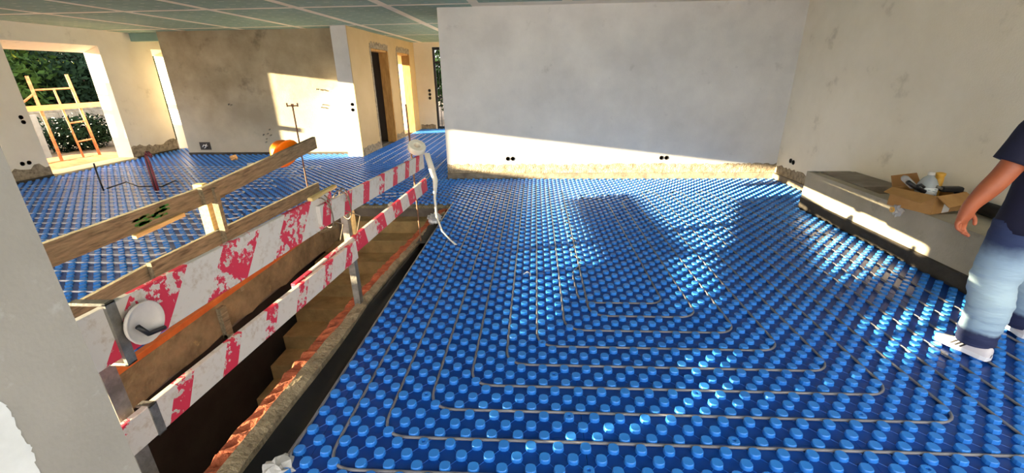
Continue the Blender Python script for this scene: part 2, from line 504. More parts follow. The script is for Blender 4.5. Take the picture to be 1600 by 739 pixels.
# every other stud: joined, uncountable
V = []; F = []
for c in inframe:
    if (c[3], c[4]) in nset: continue
    g = near_geo if c[0] < 16 else far_geo
    o = len(V)
    V += [(a+c[1], b+c[2], z) for (a, b, z) in g[0]]
    F += [tuple(k+o for k in f) for f in g[1]]
mb = MB(); mb.v = V; mb.f = F
nf = mb.build('nub_field', nub_m, floor, kind='stuff')

# fine raised ribs joining the studs on the near panels
rb = MB()
for c in inframe:
    if c[0] > 12.5: continue
    x, y = c[1], c[2]
    for (sx, sy) in ((1, 1), (1, -1)):
        xe, ye = x+sx*P, y+sy*P
        if not in_floor(xe, ye): continue
        d = Vector((sx, sy, 0)).normalized(); nrm = Vector((-d.y, d.x, 0))*.0012
        a = Vector((x, y, 0))+d*.022; b = Vector((xe, ye, 0))-d*.022
        rb.add([a+nrm, a-nrm, a+Vector((0, 0, .003)), b+nrm, b-nrm, b+Vector((0, 0, .003))], [(0, 3, 5, 2), (1, 2, 5, 4)])
rb.build('panel_ribs', mat('blue_panel_rib', rgb(18, 92, 184), rough=.4), floor, kind='stuff')

# ---------------------------------------------------------------- structure: walls
w = MB()
for (y0, y1, z0, z1) in ((YREAR-.1, -1.75, 0, ZC), (-1.75, -1.25, 0, 1.17), (-1.75, -1.2, 2.02, ZC), (-1.25, -.41, 0, .8), (-1.25, -.41, 1.0, 1.17), (-1.2, -.76, 1.17, ZC), (-.41, 1.6, 0, 1.17), (-.76, 1.6, 2.02, ZC), (1.6, 4.75, 0, 1.17), (1.6, 4.75, 1.85, ZC), (4.75, 7.667, 0, ZC), (9.45, 10.78, 0, ZC), ):  # low slot added in the unseen part so sunlight reaches the curb
    w.box(XW-.37, XW, y0, y1, z0 if z0 else -.03, z1)
for (y0, y1) in ((7.667, 9.45), (10.78, 11.25)):
    w.prism([(XW, 2.41), (XW, ZC), (XW-.37, ZC), (XW-.37, 2.28)], 'y', y0, y1)
w.box(XW-.37, -8.4, 11.25, 11.6, -.03, ZC)
wall_left = struct('wall_left', w, plaster_warm)
w = MB().box(-8.4, -4.28, YK, 11.6, -.03, ZC)
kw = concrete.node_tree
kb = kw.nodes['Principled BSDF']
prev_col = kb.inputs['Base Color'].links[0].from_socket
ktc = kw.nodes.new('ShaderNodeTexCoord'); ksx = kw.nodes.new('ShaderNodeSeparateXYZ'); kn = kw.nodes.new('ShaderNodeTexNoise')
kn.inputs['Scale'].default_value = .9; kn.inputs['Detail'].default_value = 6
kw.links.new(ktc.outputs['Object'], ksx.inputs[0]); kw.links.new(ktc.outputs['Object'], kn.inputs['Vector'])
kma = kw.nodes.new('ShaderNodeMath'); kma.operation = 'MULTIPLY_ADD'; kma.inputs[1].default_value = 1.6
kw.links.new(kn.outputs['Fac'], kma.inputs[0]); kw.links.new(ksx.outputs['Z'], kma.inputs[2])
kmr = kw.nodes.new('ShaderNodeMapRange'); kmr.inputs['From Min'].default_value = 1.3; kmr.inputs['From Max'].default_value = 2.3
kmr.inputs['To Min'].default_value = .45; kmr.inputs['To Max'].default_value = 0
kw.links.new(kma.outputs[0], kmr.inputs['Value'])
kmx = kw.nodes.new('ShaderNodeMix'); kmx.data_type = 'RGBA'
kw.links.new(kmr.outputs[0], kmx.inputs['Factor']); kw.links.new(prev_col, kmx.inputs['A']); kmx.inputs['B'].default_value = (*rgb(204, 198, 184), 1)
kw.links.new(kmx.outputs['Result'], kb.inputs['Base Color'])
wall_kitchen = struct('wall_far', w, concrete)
w = MB().box(-4.28, -3.945, 9.65, 10.75, -.03, ZC)
pillar = struct('wall_pillar', w, plaster)
plaster_hall = mat('yellow_cream_plaster', rgb(204, 176, 130), rgb(192, 164, 118), 1.1, rough=.9, bump=.1, bscale=70)
struct('wall_pillar_side', MB().box(-3.945, -3.93, 9.651, 10.749, -.03, ZC), plaster_hall)  # skin in a darker colour, offsetting too much light on this side
w = MB().box(XBL, XR+.2, YB, YB+.25, -.03, ZC)
wall_back = struct('wall_back', w, plaster)
w = MB().box(XR, XR+.2, 1.3, YB, -.03, ZC).box(XR, XR+.2, -3.5, 1.3, -.03, 1.1)  # unseen opening above the low part added to let in fill light
wall_right = struct('wall_right', w, plaster_warm)
# hall wall with two doorways
D1 = (10.98, 12.2); D2 = (13.05, 14.25); DT = 2.36
w = MB()
for (y0, y1, z0) in ((10.75, D1[0], 0), (D1[0], D1[1], DT), (D1[1], D2[0], 0), (D2[0], D2[1], DT), (D2[1], YE, 0)):
    w.box(-4.15, -3.95, y0, y1, z0 if z0 else -.03, ZC)
wall_hall = struct('wall_hall_left', w, plaster_hall)
w = MB()
w.box(-4.15, -3.35, YE, YE+.2, -.03, ZC).box(-2.5, XBL+.2, YE, YE+.2, -.03, ZC).box(-3.35, -2.5, YE, YE+.2, 2.58, ZC)
struct('wall_hall_end', w, mat('pale_cream_plaster', rgb(250, 236, 206), rgb(240, 224, 192), 1.1, rough=.9, bump=.1, bscale=70))
w = MB().box(XBL, XBL+.2, YB+.25, 9.0, -.03, ZC).box(XBL, XBL+.2, 9.0, 12.5, 2.3, ZC).box(XBL, XBL+.2, 9.0, 12.5, -.03, .9).box(XBL, XBL+.2, 12.5, YE, -.03, ZC)  # hidden opening added here to bring fill light into hall and left room
struct('wall_hall_right', w, plaster_warm)
# rooms behind the two doorways
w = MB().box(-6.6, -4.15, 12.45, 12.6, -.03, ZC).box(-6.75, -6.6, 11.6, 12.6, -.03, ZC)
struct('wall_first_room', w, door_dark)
w = MB().box(-6.6, -4.15, 15.0, 15.15, -.03, ZC).box(-6.75, -6.6, 14.6, 15.15, -.03, ZC)
struct('wall_second_room', w, plaster_warm)
f2 = MB().box(-6.75, -4.15, 11.6, 15.15, -.3, -.02)
struct('floor_side_rooms', f2, slab_m)
# rear left open for fill light; unseen tall side wall added to block sun
struct('wall_left_terrace', MB().box(XW-.37, XW, -7, YREAR-.1, -.12, 5.2).box(XW-.37, XW, YREAR-.1, 1.9, ZC+.25, 5.2), plaster_warm)
# unseen block added outside to shade the rendered wall, hidden by the near jamb
struct('wall_porch_pillar', MB().box(-11.0, -10.9, 8.36, 8.86, -.12, 3.0), plaster_warm)

# near jamb at the left of the photograph
JX, JY = -.79, .6
w = MB()
w.cbox(JX-.25, JX, JY-1.0, JY, -.03, ZC, .006)
jamb = struct('wall_near_jamb', w, col_m)
# bare white patch with a torn edge, low on the jamb
pp = []
base = [(.30, 1.36), (.40, 1.325), (.450, 1.30), (.470, 1.275), (.472, 1.24), (.469, 1.21), (.473, 1.18), (.467, 1.14), (.471, 1.08), (.46, .95)]
ragged = []
for i in range(len(base)-1):
    (ya, za), (yb, zb) = base[i], base[i+1]
    for k in range(6):
        t = k/6
        ragged.append((ya+(yb-ya)*t+rng.uniform(-.002, .002), za+(zb-za)*t+rng.uniform(-.004, .004)))
pm = MB()
for i in range(len(ragged)-1):
    (ya, za), (yb, zb) = ragged[i], ragged[i+1]
    pm.add([(JX+.0012, ya, za), (JX+.0012, yb, zb), (JX+.0012, -.3, zb), (JX+.0012, -.3, za)], [(0, 1, 2, 3)])
pm.build('white_patch', peel_m, jamb)

# ceiling
cl = MB().box(XW-.37, XR+.2, -1.6, YB+.25, ZC, ZC+.25).box(XW-.37, XW, YREAR-.1, -1.6, ZC, ZC+.25).box(XW-.37, XBL+.2, YB+.25, YE+.2, ZC, ZC+.25)
ceiling = struct('ceiling', cl, joint_m)
cx_lines = [-9.27, -7.75, -6.4, -5.03, -3.65, -2.28, -.92, .45, 1.82, 3.18, 4.08]
cy_lines = [-1.5, .1, 2.3, 4.75, 7.15, 9.62, 12.1, 14.75]
gaps = .075
drng = np.random.default_rng(3)
for i in range(len(cx_lines)-1):
    for j in range(len(cy_lines)-1):
        x0, x1 = cx_lines[i]+gaps, cx_lines[i+1]-gaps
        y0, y1 = cy_lines[j]+gaps, cy_lines[j+1]-gaps
        if x0 > -2 and y0 > 7: continue
        if x1 > -1.5 and y1 > 7.5: x1 = min(x1, XBL+.18) if y0 > 7.3 else x1
        pnl = MB().box(x0, x1, y0, y1, ZC-.004, ZC+.01).build('plasterboard_panel', green_m, ceiling)
        if y1 > 5 and x1 < 2.5:
            d = MB()
            for a in range(5):
                for b in range(9):
                    px = x0+(a+.5)*(x1-x0)/5; py = y0+(b+.5)*(y1-y0)/9
                    L, W = drng.uniform(.02, .05), drng.uniform(.012, .022)
                    d.add([(px-L, py-W, ZC-.005), (px+L, py-W*.6, ZC-.005), (px+L*.8, py+W, ZC-.005), (px-L*.9, py+W*.7, ZC-.005)], [(0, 1, 2, 3)])
            d.build('filler_dabs', dab_m, pnl, kind='stuff')
# lowered green box over the narrow window
struct('trim_1', MB().box(XW, -8.4, 10.3, 10.42, ZC-.17, ZC-.002), green_m)

# baseboard zones: ragged unplastered band, then dark edge strip
def ragged_band(name, axis, c, a, b, h, t, m, amp=.03, step=.05, sgn=1):
    """thin proud strip along a wall, ragged upper edge"""
    r = np.random.default_rng(int(abs(a*100+c*10)))
    n = max(2, int(abs(b-a)/step))
    poly = [(a, -.0)]+[(b, -.0)]
    top = []
    for i in range(n+1):
        s = b+(a-b)*i/n
        top.append((s, h+float(r.uniform(-amp, amp))))
    mb = MB()
    pts = [(a, 0)]+[(p[0], p[1]) for p in top[::-1]]+[(b, 0)]
    # strips so the outline stays convex per quad
    for i in range(n):
        p, q = top[i], top[i+1]
        quad = [(q[0], 0), (p[0], 0), (p[0], p[1]), (q[0], q[1])]
        mb.prism(quad, axis, c, c+sgn*t)
    return struct(name, mb, m)
ragged_band('baseboard_back', 'y', YB, XBL, XR, .255, .006, roughband, .02, .045, -1)
struct('baseboard_back_edge', MB().box(XBL, XR, YB-.035, YB, -.0, .1), perimeter_pale)
ragged_band('baseboard_right', 'x', XR, 5.74, YB-.04, .24, .006, roughband, .02, .045, -1)
struct('baseboard_right_edge', MB().box(XR-.045, XR, 5.74, YB-.036, 0, .1), perimeter_pale)
ragged_band('baseboard_left_near', 'x', XW, 3.88, 7.667, .24, .008, roughband, .05, .08, 1)
ragged_band('baseboard_left_far', 'x', XW, 9.45, 10.78, .26, .008, roughband, .05, .08, 1)
struct('baseboard_left_edge', MB().box(XW, XW+.03, 3.88, 7.66, 0, .05).box(XW, XW+.03, 9.46, 10.76, 0, .05), perimeter)
struct('baseboard_far', MB().box(-8.4, -4.29, YK-.025, YK, 0, .055), perimeter)
ragged_band('baseboard_hall_left', 'x', -3.95, 10.76, D1[0], .16, .008, roughband, .03, .06, 1)
ragged_band('baseboard_hall_middle', 'x', -3.95, D1[1]+.1, D2[0]-.02, .16, .008, roughband, .03, .06, 1)
ragged_band('baseboard_hall_end', 'y', YE, -3.9, -3.4, .17, .008, roughband, .03, .06, -1)
ragged_band('baseboard_pillar', 'x', -3.93, 9.66, 10.74, .2, .008, roughband, .03, .06, 1)
# timber threshold in the large window opening
struct('window_1', MB().cbox(XW-.37, XW+.10, 7.68, 9.44, -.03, .05).cbox(XW-.02, XW+.06, 7.6, 8.9, -.0, .02), wood_sill)
# door linings
def lining(name, y0, y1, far_only=True):
    o = struct(name, MB().cbox(-4.17, -3.93, y1-.05, y1-.002, -.02, DT-.02).cbox(-4.17, -3.97, y0+.002, y0+.03, -.02, DT-.02).cbox(-4.17, -3.97, y0+.03, y1-.05, DT-.05, DT-.003), wood_door)
    return o
lining('door_1', *D1)
lining('door_2', *D2)
def door_rim(name, y0, y1):
    mb = MB()
    r = np.random.default_rng(5)
    for k in range(24):
        z = k*.1
        mb.box(-3.95, -3.943, y0-.07-float(r.uniform(0, .03)), y0, z, z+.1)
        mb.box(-3.95, -3.943, y1, y1+.05+float(r.uniform(0, .03)), z, z+.1)
    for k in range(14):
        s = y0-.06+k*(y1-y0+.12)/14
        mb.box(-3.95, -3.942, s, s+(y1-y0+.12)/14, DT, DT+.13+float(r.uniform(-.02, .03)))
    struct(name, mb, roughband)
door_rim('trim_2', *D1)
door_rim('trim_3', *D2)

# iron grille door at the end of the hall
g = empty('grille_door', (-2.92, YE+.05, 0), 'black iron grille door at the end of the hall, foliage behind', 'door')
g['kind'] = 'structure'
del g['category']
g.name = 'door_3'
fr = MB().box(-.43, -.36, -.03, .03, 0, 2.58).box(.36, .43, -.03, .03, 0, 2.58).box(-.36, .36, -.03, .03, 2.5, 2.58).box(-.36, .36, -.03, .03, 0, .1).box(-.36, .36, -.02, .02, 1.0, 1.05).box(-.36, .36, -.02, .02, 2.1, 2.16)
fr.build('frame', iron_m, g)
for k in range(6):
    MB().box(-.28+k*.11, -.262+k*.11, -.01, .01, .1, 2.5).build('bar', iron_m, g)

# ---------------------------------------------------------------- stair opening
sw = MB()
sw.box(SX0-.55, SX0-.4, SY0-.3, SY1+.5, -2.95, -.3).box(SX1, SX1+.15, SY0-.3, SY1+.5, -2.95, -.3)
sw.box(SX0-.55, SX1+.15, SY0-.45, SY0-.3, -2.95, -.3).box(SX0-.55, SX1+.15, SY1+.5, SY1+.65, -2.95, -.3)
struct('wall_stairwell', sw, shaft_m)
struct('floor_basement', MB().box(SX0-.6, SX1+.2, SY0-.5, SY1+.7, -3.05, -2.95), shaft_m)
# left slab edge with orange strip
be = empty('slab_edge_beam', (SX0, 2.9, 0), 'stained concrete slab edge with orange strip along the left of the stair opening', 'beam')
mb = MB()
n = 26
r = np.random.default_rng(4)
prev = None
for i in range(n):
    ya = SY0+(5.2-SY0)*i/n-2.9; yb = SY0+(5.2-SY0)*(i+1)/n-2.9
    za = prev if prev is not None else -.27; zb = -.27+float(r.uniform(-.025, .025)); prev = zb
    mb.add([(0, ya, .006), (.045, ya, .006), (.045, ya, za), (0, ya, za), (0, yb, .006), (.045, yb, .006), (.045, yb, zb), (0, yb, zb)],
           [(0, 1, 5, 4), (1, 2, 6, 5), (2, 3, 7, 6), (0, 4, 7, 3)])
mb.build('concrete_edge', beam_m, be)
MB().cbox(.0, .05, SY0-2.9, 5.0-2.9, .006, .052).build('orange_strip', edge_strip_m, be)
MB().tube([(.0, 1.72, -.012), (.07, 1.9, -.02), (.13, 2.05, -.03)], .028, 10).build('strip_end', wood_grey, be)
for yy in (.05, ):
    MB().cbox(.046, .085, yy-.05, yy+.02, -.30, -.02).cbox(.05, .14, yy-.05, yy-.02, -.30, -.26).build('clamp', wood_grey, be)

st = empty('concrete_stairs', (-2.1, 5.56, 0), 'bare concrete stair flight going down into the dark opening', 'stairs')
for i in range(9):
    zt = -.17*(i+1); yn = 5.56-.31*i if i else 5.56
    yb_ = yn+.31 if i else SY1+.0
    MB().cbox(-.75, .66, yn-5.56, yb_-5.56+.03, zt-.17-.12, zt, .008).build('step', stair_m, st)
tag(MB().box(SX0+.02, SX1-.02, SY1-.05, SY1+.06, -.03, .004).build('threshold_plank', wood_grey), 'dark plank lying along the top edge of the stair opening', 'plank')
# brick curb on the right
cb = empty('brick_curb', (-1.45, 3.4, 0), 'broken hollow-brick curb with mortar on the right edge of the stair opening', 'curb')
def curb_x(y):                                     # left edge of the curb
    t = (y-.3)/(5.6-.3)
    return -1.588+.26*t**2.6
yb0 = .32; k = 0
r = np.random.default_rng(9)
while yb0 < 5.45:
    L = .29+float(r.uniform(-.02, .03)); ye = yb0+L
    mb = MB()
    m_ = 6
    xs0 = curb_x(yb0); 
    top = []
    for i in range(m_+1):
        y = yb0+(L-.012)*i/m_
        xl = curb_x(y)+float(r.uniform(-.012, .012)); z = -.012+float(r.uniform(-.014, .008))
        zm = z+.006-.018*(i % 2)
        xr = curb_x(y)+.108
        top.append(((xl-.002, y, -.24), (xl, y, z-.025), (xl+.018, y, z), (xl+.062, y, zm), (xr, y, z+.004), (xr, y, -.24)))
    for i in range(m_):
        a, b = top[i], top[i+1]
        for s in range(5):
            mb.add([a[s], a[s+1], b[s+1], b[s]], [(0, 1, 2, 3)])
    mb.add(top[0], [(0, 1, 2, 3, 4, 5)]); mb.add(top[-1], [(5, 4, 3, 2, 1, 0)])
    mb.v = [(x+1.45, y-3.4, z) for x, y, z in mb.v]
    mb.build('brick', brick_m, cb)
    yb0 = ye; k += 1
mb = MB(); prev = None
ny = 60
for i in range(ny+1):
    y = .32+(5.5-.32)*i/ny
    xl = curb_x(y)+.100
    wv = .085 if y < 1.6 else max(.05, .085-(y-1.6)*.014)
    xr = xl+wv+.008*math.sin(y*3.1)
    row = [(xl, y, -.004+float(r.uniform(-.004, .004))), (xl+(xr-xl)*.5, y, -.012+float(r.uniform(-.006, .006))), (xr, y, -.03+float(r.uniform(-.006, .006))), (xr+.01, y, -.24), (xl, y, -.24)]
    row = [(x+1.45, yy-3.4, z) for x, yy, z in row]
    if prev:
        for s in range(4):
            mb.add([prev[s], prev[s+1], row[s+1], row[s]], [(0, 1, 2, 3)])
    prev = row
mb.weld()
mb.build('mortar_bed', mortar_m, cb)
# black membrane between curb and panels
mb = MB(); prev = None
for i in range(121):
    y = .3+(5.6-.3)*i/120
    xl = curb_x(y)+.165
    row = []
    for s in range(13):
        t = s/12
        x = xl+(SX1+.004-xl)*t
        z = -.045-.09*math.sin(t*math.pi)+.010*math.sin(y*2.3+t*3)*math.sin(t*math.pi)+.018*math.exp(-((t-.72-.12*math.sin(y*1.3))/.09)**2)
        row.append((x, y, min(z, -.036) if t < 1 else -.034))
    if prev:
        for s in range(12):
            mb.add([prev[s], prev[s+1], row[s+1], row[s]], [(0, 1, 2, 3)])
    prev = row
mb.weld()
o = mb.build('black_membrane', black_m, None, smooth=True)
sol = o.modifiers.new('thickness', 'SOLIDIFY'); sol.thickness = .003; sol.offset = -1
tag(o, 'black plastic membrane sagging between brick curb and blue floor panels', 'membrane')
# strip of membrane folded up at the far corner
mb = MB()
pr = None
for i in range(9):
    y = 4.35+i*.13
    row = [(-1.36-.02*math.sin(i*1.7), y, -.05), (-1.30+.02*math.sin(i*2.3), y, -.004+.014*math.sin(i*2.1)), (-1.20, y, -.012)]
    if pr:
        for s in range(2): mb.add([pr[s], pr[s+1], row[s+1], row[s]], [(0, 1, 2, 3)])
    pr = row
mb.weld()
o = mb.build('membrane_flap', perimeter, None, smooth=True)
sol = o.modifiers.new('thickness', 'SOLIDIFY'); sol.thickness = .003
tag(o, 'brown folded membrane flap at the top corner of the stair curb', 'membrane')

# coil of hose and things down the stairwell
mb = MB()
for k in range(4):
    rr = .42-.04*k
    mb.tube([(rr*math.cos(a*math.pi/16), rr*math.sin(a*math.pi/16), .02+.035*k) for a in range(33)], .016, 8)
h = mb.build('cable_coil', blk_plastic, None, smooth=True, loc=(-2.1, 2.6, -2.95+.0))
tag(h, 'black cable coil lying in the dark stairwell bottom', 'cable')

# ---------------------------------------------------------------- heating pipes
PR = .0078; PZ = .0095
def pipe(name, path, r, label, group, m=pipe_m, z=PZ):
    pts = fillet(path, r, z, 7)
    # gently sag with extra points
    o = MB().tube(pts, PR, 8).build(name, m, None, smooth=True)
    return tag(o, label, 'pipe', group)
def cx(k): return X0+.2*k
ucount = {1: 'innermost', 2: 'second', 3: 'third', 4: 'fourth', 5: 'fifth', 6: 'sixth', 7: 'seventh', 8: 'eighth', 9: 'ninth', 10: 'outermost'}
topL = {3: 5.95, 2: 6.55, 1: 6.75, 0: 6.95, -1: 6.98, -2: 6.5, -3: 6.32, -4: 6.18, -5: 6.05, -6: 5.95}
def seg(path): return path
# right ends join in pairs at the top with U-turns: (4+n)
for n in range(2, 11):
    kl, kr = 4-n, 4+n
    yb_ = Y0+.2*(4-n)
    yt = topL[kl]
    left_top = []
    if kl <= -2:
        left_top = [(cx(kl)-.22-.9-(-2-kl)*.0, yt+.03), (cx(kl), yt+.03)]
        if kl <= -5: left_top = [(cx(kl)+.02, yt+.03)]
        if kl == -6: left_top = [(cx(kl)-.0, 5.9)]
    else:
        left_top = [(cx(kl)-.0, yt)]
    rt = 6.35 if kr > 7 else 6.0
    right_top = [(cx(kr), rt)] if kr < 13 else [(cx(kr), 6.1)]
    if kr in (6, 7):
        right_top = [(cx(kr), 5.92), (cx(kr)+.12, 6.12)]
    elif kr % 2 == 0 and kr < 15:
        right_top = [(cx(kr), rt+.1), (cx(kr)+.1, rt+.16)]
    elif kr < 15:
        right_top = [(cx(kr), rt+.1), (cx(kr)-.1, rt+.16)]
    path = left_top+[(cx(kl), yb_), (cx(kr), yb_)]+right_top
    pipe('heating_pipe', path, .15, '%s grey heating pipe U, counted from the middle of the nested loops' % ucount[n].capitalize(), 'nested heating pipe loops')
# innermost: a meander between studs joining U number one
mz = [(cx(3)+.15, 6.33), (cx(3)-.02, 6.33), (cx(3)-.02, 6.18), (cx(3)+.12, 6.1)]
zz = [(.45, 5.75)]
y = 5.6; s = 0
while y > 3.45:
    zz.append((.34 if s % 2 == 0 else .48, y)); y -= .27 if s % 2 == 0 else .23; s += 1
path = [(cx(3)+.5, 6.32), (cx(3)+.04, 6.36), (cx(3)+.03, 6.16), (cx(3)+.28, 6.1)]
pipe('heating_pipe', path, .1, 'short grey pipe hairpin near the top of the nested loops', 'nested heating pipe loops')
path = zz+[(.36, 3.04), (cx(5), 3.04), (cx(5), 5.9), (cx(5)-.1, 6.08)]
pipe('heating_pipe', path, .12, 'wavy inner grey heating pipe meandering between studs to a small U', 'nested heating pipe loops')
# pipes of the next circuit along the bench
for k, yt in ((15, 5.95), (16, 5.7)):
    path = [(cx(k), -.2), (cx(k), yt), (cx(k)+.06, yt+.1)]
    pipe('heating_pipe', path, .06, 'grey heating pipe running beside the bench, %s from the bench' % ('second' if k == 15 else 'first'), 'heating pipes by the bench')
# left room: serpentine
xr_ = -3.15
ORD = 'first second third fourth fifth sixth seventh eighth ninth tenth eleventh twelfth thirteenth fourteenth fifteenth sixteenth seventeenth'.split()
ys = [1.9+.2*i for i in range(34)]
runs = []
i = 0
def left_limit(y): return -9.0 if y < 9.3 else -8.0
path = []
for i, y in enumerate(ys):
    xr2 = -3.35-.28*((i//2) % 3) if y < 5.9 else (-4.2 if y < 7 else -4.6)
    xl = -8.7 if (i//2) % 2 else -7.2
    if i % 2 == 0: path += [(-9.0, y), (xr2, y), (xr2, y+.2), (-9.0, y+.2)] if True else []
for i in range(0, len(ys), 2):
    y = ys[i]
    xr2 = (-3.35-.27*((i//2) % 3)) if y < 6.0 else (-4.35-.3*((i//2) % 2))
    path = [(-7.0-.15*((i//2) % 3), y), (xr2, y), (xr2, y+.2), (-8.9, y+.2)] if (i//2) % 2 else [(-8.9, y), (xr2, y), (xr2, y+.2), (-8.9, y+.2)]
    pipe('heating_pipe', path, .1, ORD[i//2].capitalize()+' pale pipe hairpin on the left floor, from the near jamb', 'heating pipe hairpins in the left room', pipe_sheen, .0145)
for k, x in enumerate((-2.87, -3.07)):
    path = [(x, .4), (x, 6.0+k*.2), (-2.0+k*.1, 6.25+k*.2), (-1.95, 9.5)]
    pipe('heating_pipe', path, .12, ['pale heating pipe nearest the slab edge beam, turning into the hall', 'pale heating pipe second from the slab edge beam, turning into the hall'][k], 'feed pipes past the stair opening', pipe_sheen, .0145)
for k in range(4):
    x = -3.6+.4*k
    path = [(x, 8.6+.2*k), (x, 13.5+.2*k), (x+.2, 13.5+.2*k), (x+.2, 8.8+.2*k)]
    pipe('heating_pipe', path, .09, 'pale heating pipe hairpin in the hall, %s from the door wall' % ['first', 'second', 'third', 'fourth'][k], 'heating pipe hairpins in the hall', pipe_sheen, .0145)

# ---------------------------------------------------------------- guard rails
def board_mesh(length, h, t, bow=0.0, n=6, c=.003):
    """board centred at origin, along Y, height along Z"""
    mb = MB(); prev = None
    for i in range(n+1):
        y = -length/2+length*i/n
        b = bow*(1-(2*i/n-1)**2)
        row = [(-t/2, y, -h/2+c+b), (-t/2+c, y, -h/2+b), (t/2-c, y, -h/2+b), (t/2, y, -h/2+c+b), (t/2, y, h/2-c+b), (t/2-c, y, h/2+b), (-t/2+c, y, h/2+b), (-t/2, y, h/2-c+b)]
        o = len(mb.v); mb.v += row
        if prev is not None:
            for s in range(8):
                q = (s+1) % 8
                mb.f.append((prev+s, prev+q, o+q, o+s))
        else:
            mb.f.append(tuple(o+s for s in range(8)))
        prev = o
    mb.f.append(tuple(prev+s for s in range(8))[::-1])
    return mb
def place_board(parent, p, q, h, t, m, name='board', bow=0.0, label=None):
    p = Vector(p)-parent.location; q = Vector(q)-parent.location
    d = q-p
    o = board_mesh(d.length, h, t, bow).build(name, m, parent)
    yaw = math.atan2(-d.x, d.y); pit = math.asin(d.z/d.length)
    o.rotation_euler = (pit, 0, yaw)
    o.location = (p+q)/2
    if label: o['label'] = label
    return o
# weathered guard rail left of the opening
gr = empty('timber_guard_rail', (-2.65, 3.23, 0), 'weathered grey timber guard rail standing on the left of the stair opening', 'guard rail')
def grb(p, q, h, t, m, name='board'): return place_board(gr, p, q, h, t, m, name)
grb((-2.65, .7, 0.822), (-2.65, 3.392, 0.851), .138, .04, wood_grey)
grb((-2.613, 3.127, 0.856), (-2.65, 5.088, 0.989), .138, .04, wood_grey)
grb((-2.682, .7, 0.397), (-2.682, 2.65, 0.464), .127, .035, wood_grey)
grb((-2.639, 2.544, 0.485), (-2.639, 4.961, 0.464), .127, .035, wood_grey)
grb((-2.618, 2.491, 0.761), (-2.618, 2.915, 0.777), .03, .03, wood_pale, 'batten')
MB().cbox(-.005, .075, -.03, .03, -.033, .93).build('post', wood_pale, gr).location = (-.09, .02, 0)
MB().cbox(0, .05, -.04, -.0, -.033, .90).build('post', wood_grey, gr).location = (.03, .03, 0)
MB().cbox(-.03, .03, -.03, .03, -.033, .97).build('post', wood_grey, gr).location = (-.06, -1.5, 0)
rod = MB().tube([(-.04, 1.59, -.033), (-.04, 1.59, 1.43)], .0085, 8).tube([(-.04, 1.59, 1.42), (-.04, 1.59, 1.45)], .015, 8)
rod.tube([(-.10, 1.59, 1.43), (.02, 1.59, 1.43)], .007, 6).tube([(-.10, 1.59, 1.42), (-.10, 1.59, 1.46)], .009, 6).tube([(.02, 1.59, 1.42), (.02, 1.59, 1.46)], .009, 6)
rod.build('rebar_post', rebar_m, gr)
# green sprayed patch on the upper board
gm = mat('green_spray', rgb(44, 128, 50), rgb(110, 116, 70), 22, rough=.85, lo=.45, hi=.6)
sp = MB()
r = np.random.default_rng(12)
for k in range(26):
    y = r.uniform(-.13, .13); z = r.uniform(-.03, .028)+y*.12
    L = r.uniform(.02, .05)
    sp.add([(0, y-L, z-.008), (0, y+L, z-.004), (0, y+L*.8, z+.009), (0, y-L*.8, z+.006)], [(0, 1, 2, 3)])
o = sp.build('green_paint_mark', gm, gr); o.location = (.0235, -.559, .843); o['label'] = 'green sprayed patch'

# red and white barrier on the right of the opening
rw = empty('striped_barrier', (-1.45, 2.8, 0), 'red and white striped plank barrier over the right side of the stair opening', 'barrier')
def bx(y): return -1.56+.104*(y-1.33)
big = stripe_board('worn_wide_stripes', .43, .56, -.8, .82, .036)
small = stripe_board('red_white_stripes', .26, .36, -.35, .88, .10)
lowm = stripe_board('worn_low_stripes', .29, .34, -.55, .83, .05)
lowf = stripe_board('low_far_stripes', .36, .5, .2, .90, .08)
place_board(rw, (-1.502, .744, .897), (-1.310, 2.585, .943), .20, .028, big, 'striped_board')
place_board(rw, (-1.302, 2.399, .928), (-1.116, 4.185, .931), .14, .026, small, 'striped_board')
place_board(rw, (bx(1.02)+.01, 1.02, .418), (bx(2.98)+.01, 2.98, .478), .145, .03, lowm, 'striped_board')
place_board(rw, (bx(2.3)-.03, 2.3, .462), (bx(4.62)-.0, 4.62, .588), .14, .028, lowf, 'striped_board')
MB().cbox(-.03, .03, -.03, .03, -.32, .78).build('post', steel_m, rw).location = (bx(1.24)+1.45-.05, 1.24-2.8, 0)
MB().cbox(-.025, .025, -.03, .03, -.24, .83).build('post', steel_m, rw).location = (bx(3.03)+1.45-.055, 3.03-2.8, 0)
MB().cbox(-.025, .04, -.02, .02, .50, .80).build('post_facing', wood_pale, rw).location = (bx(3.03)+1.45-.05, 3.075-2.8, 0)
for (xx, yy, z0, z1, bk) in ((-1.430, 1.2, .771, 1.023, .14), (bx(1.3)+.028, 1.3, .345, .50, .06)):
    MB().cbox(-.012, .0, -.018, .018, z0, z1).cbox(-bk, 0, -.018, .018, z1-.012, z1).cbox(-bk, .0, -.018, .018, z0, z0+.012).build('clamp', steel_m, rw).location = (xx+1.45, yy-2.8, 0)
MB().cbox(-1.41, -1.275, 2.95, 3.03, .86, .92).build('spacer_block', wood_grey, rw).location = (1.45, -2.8, 0)
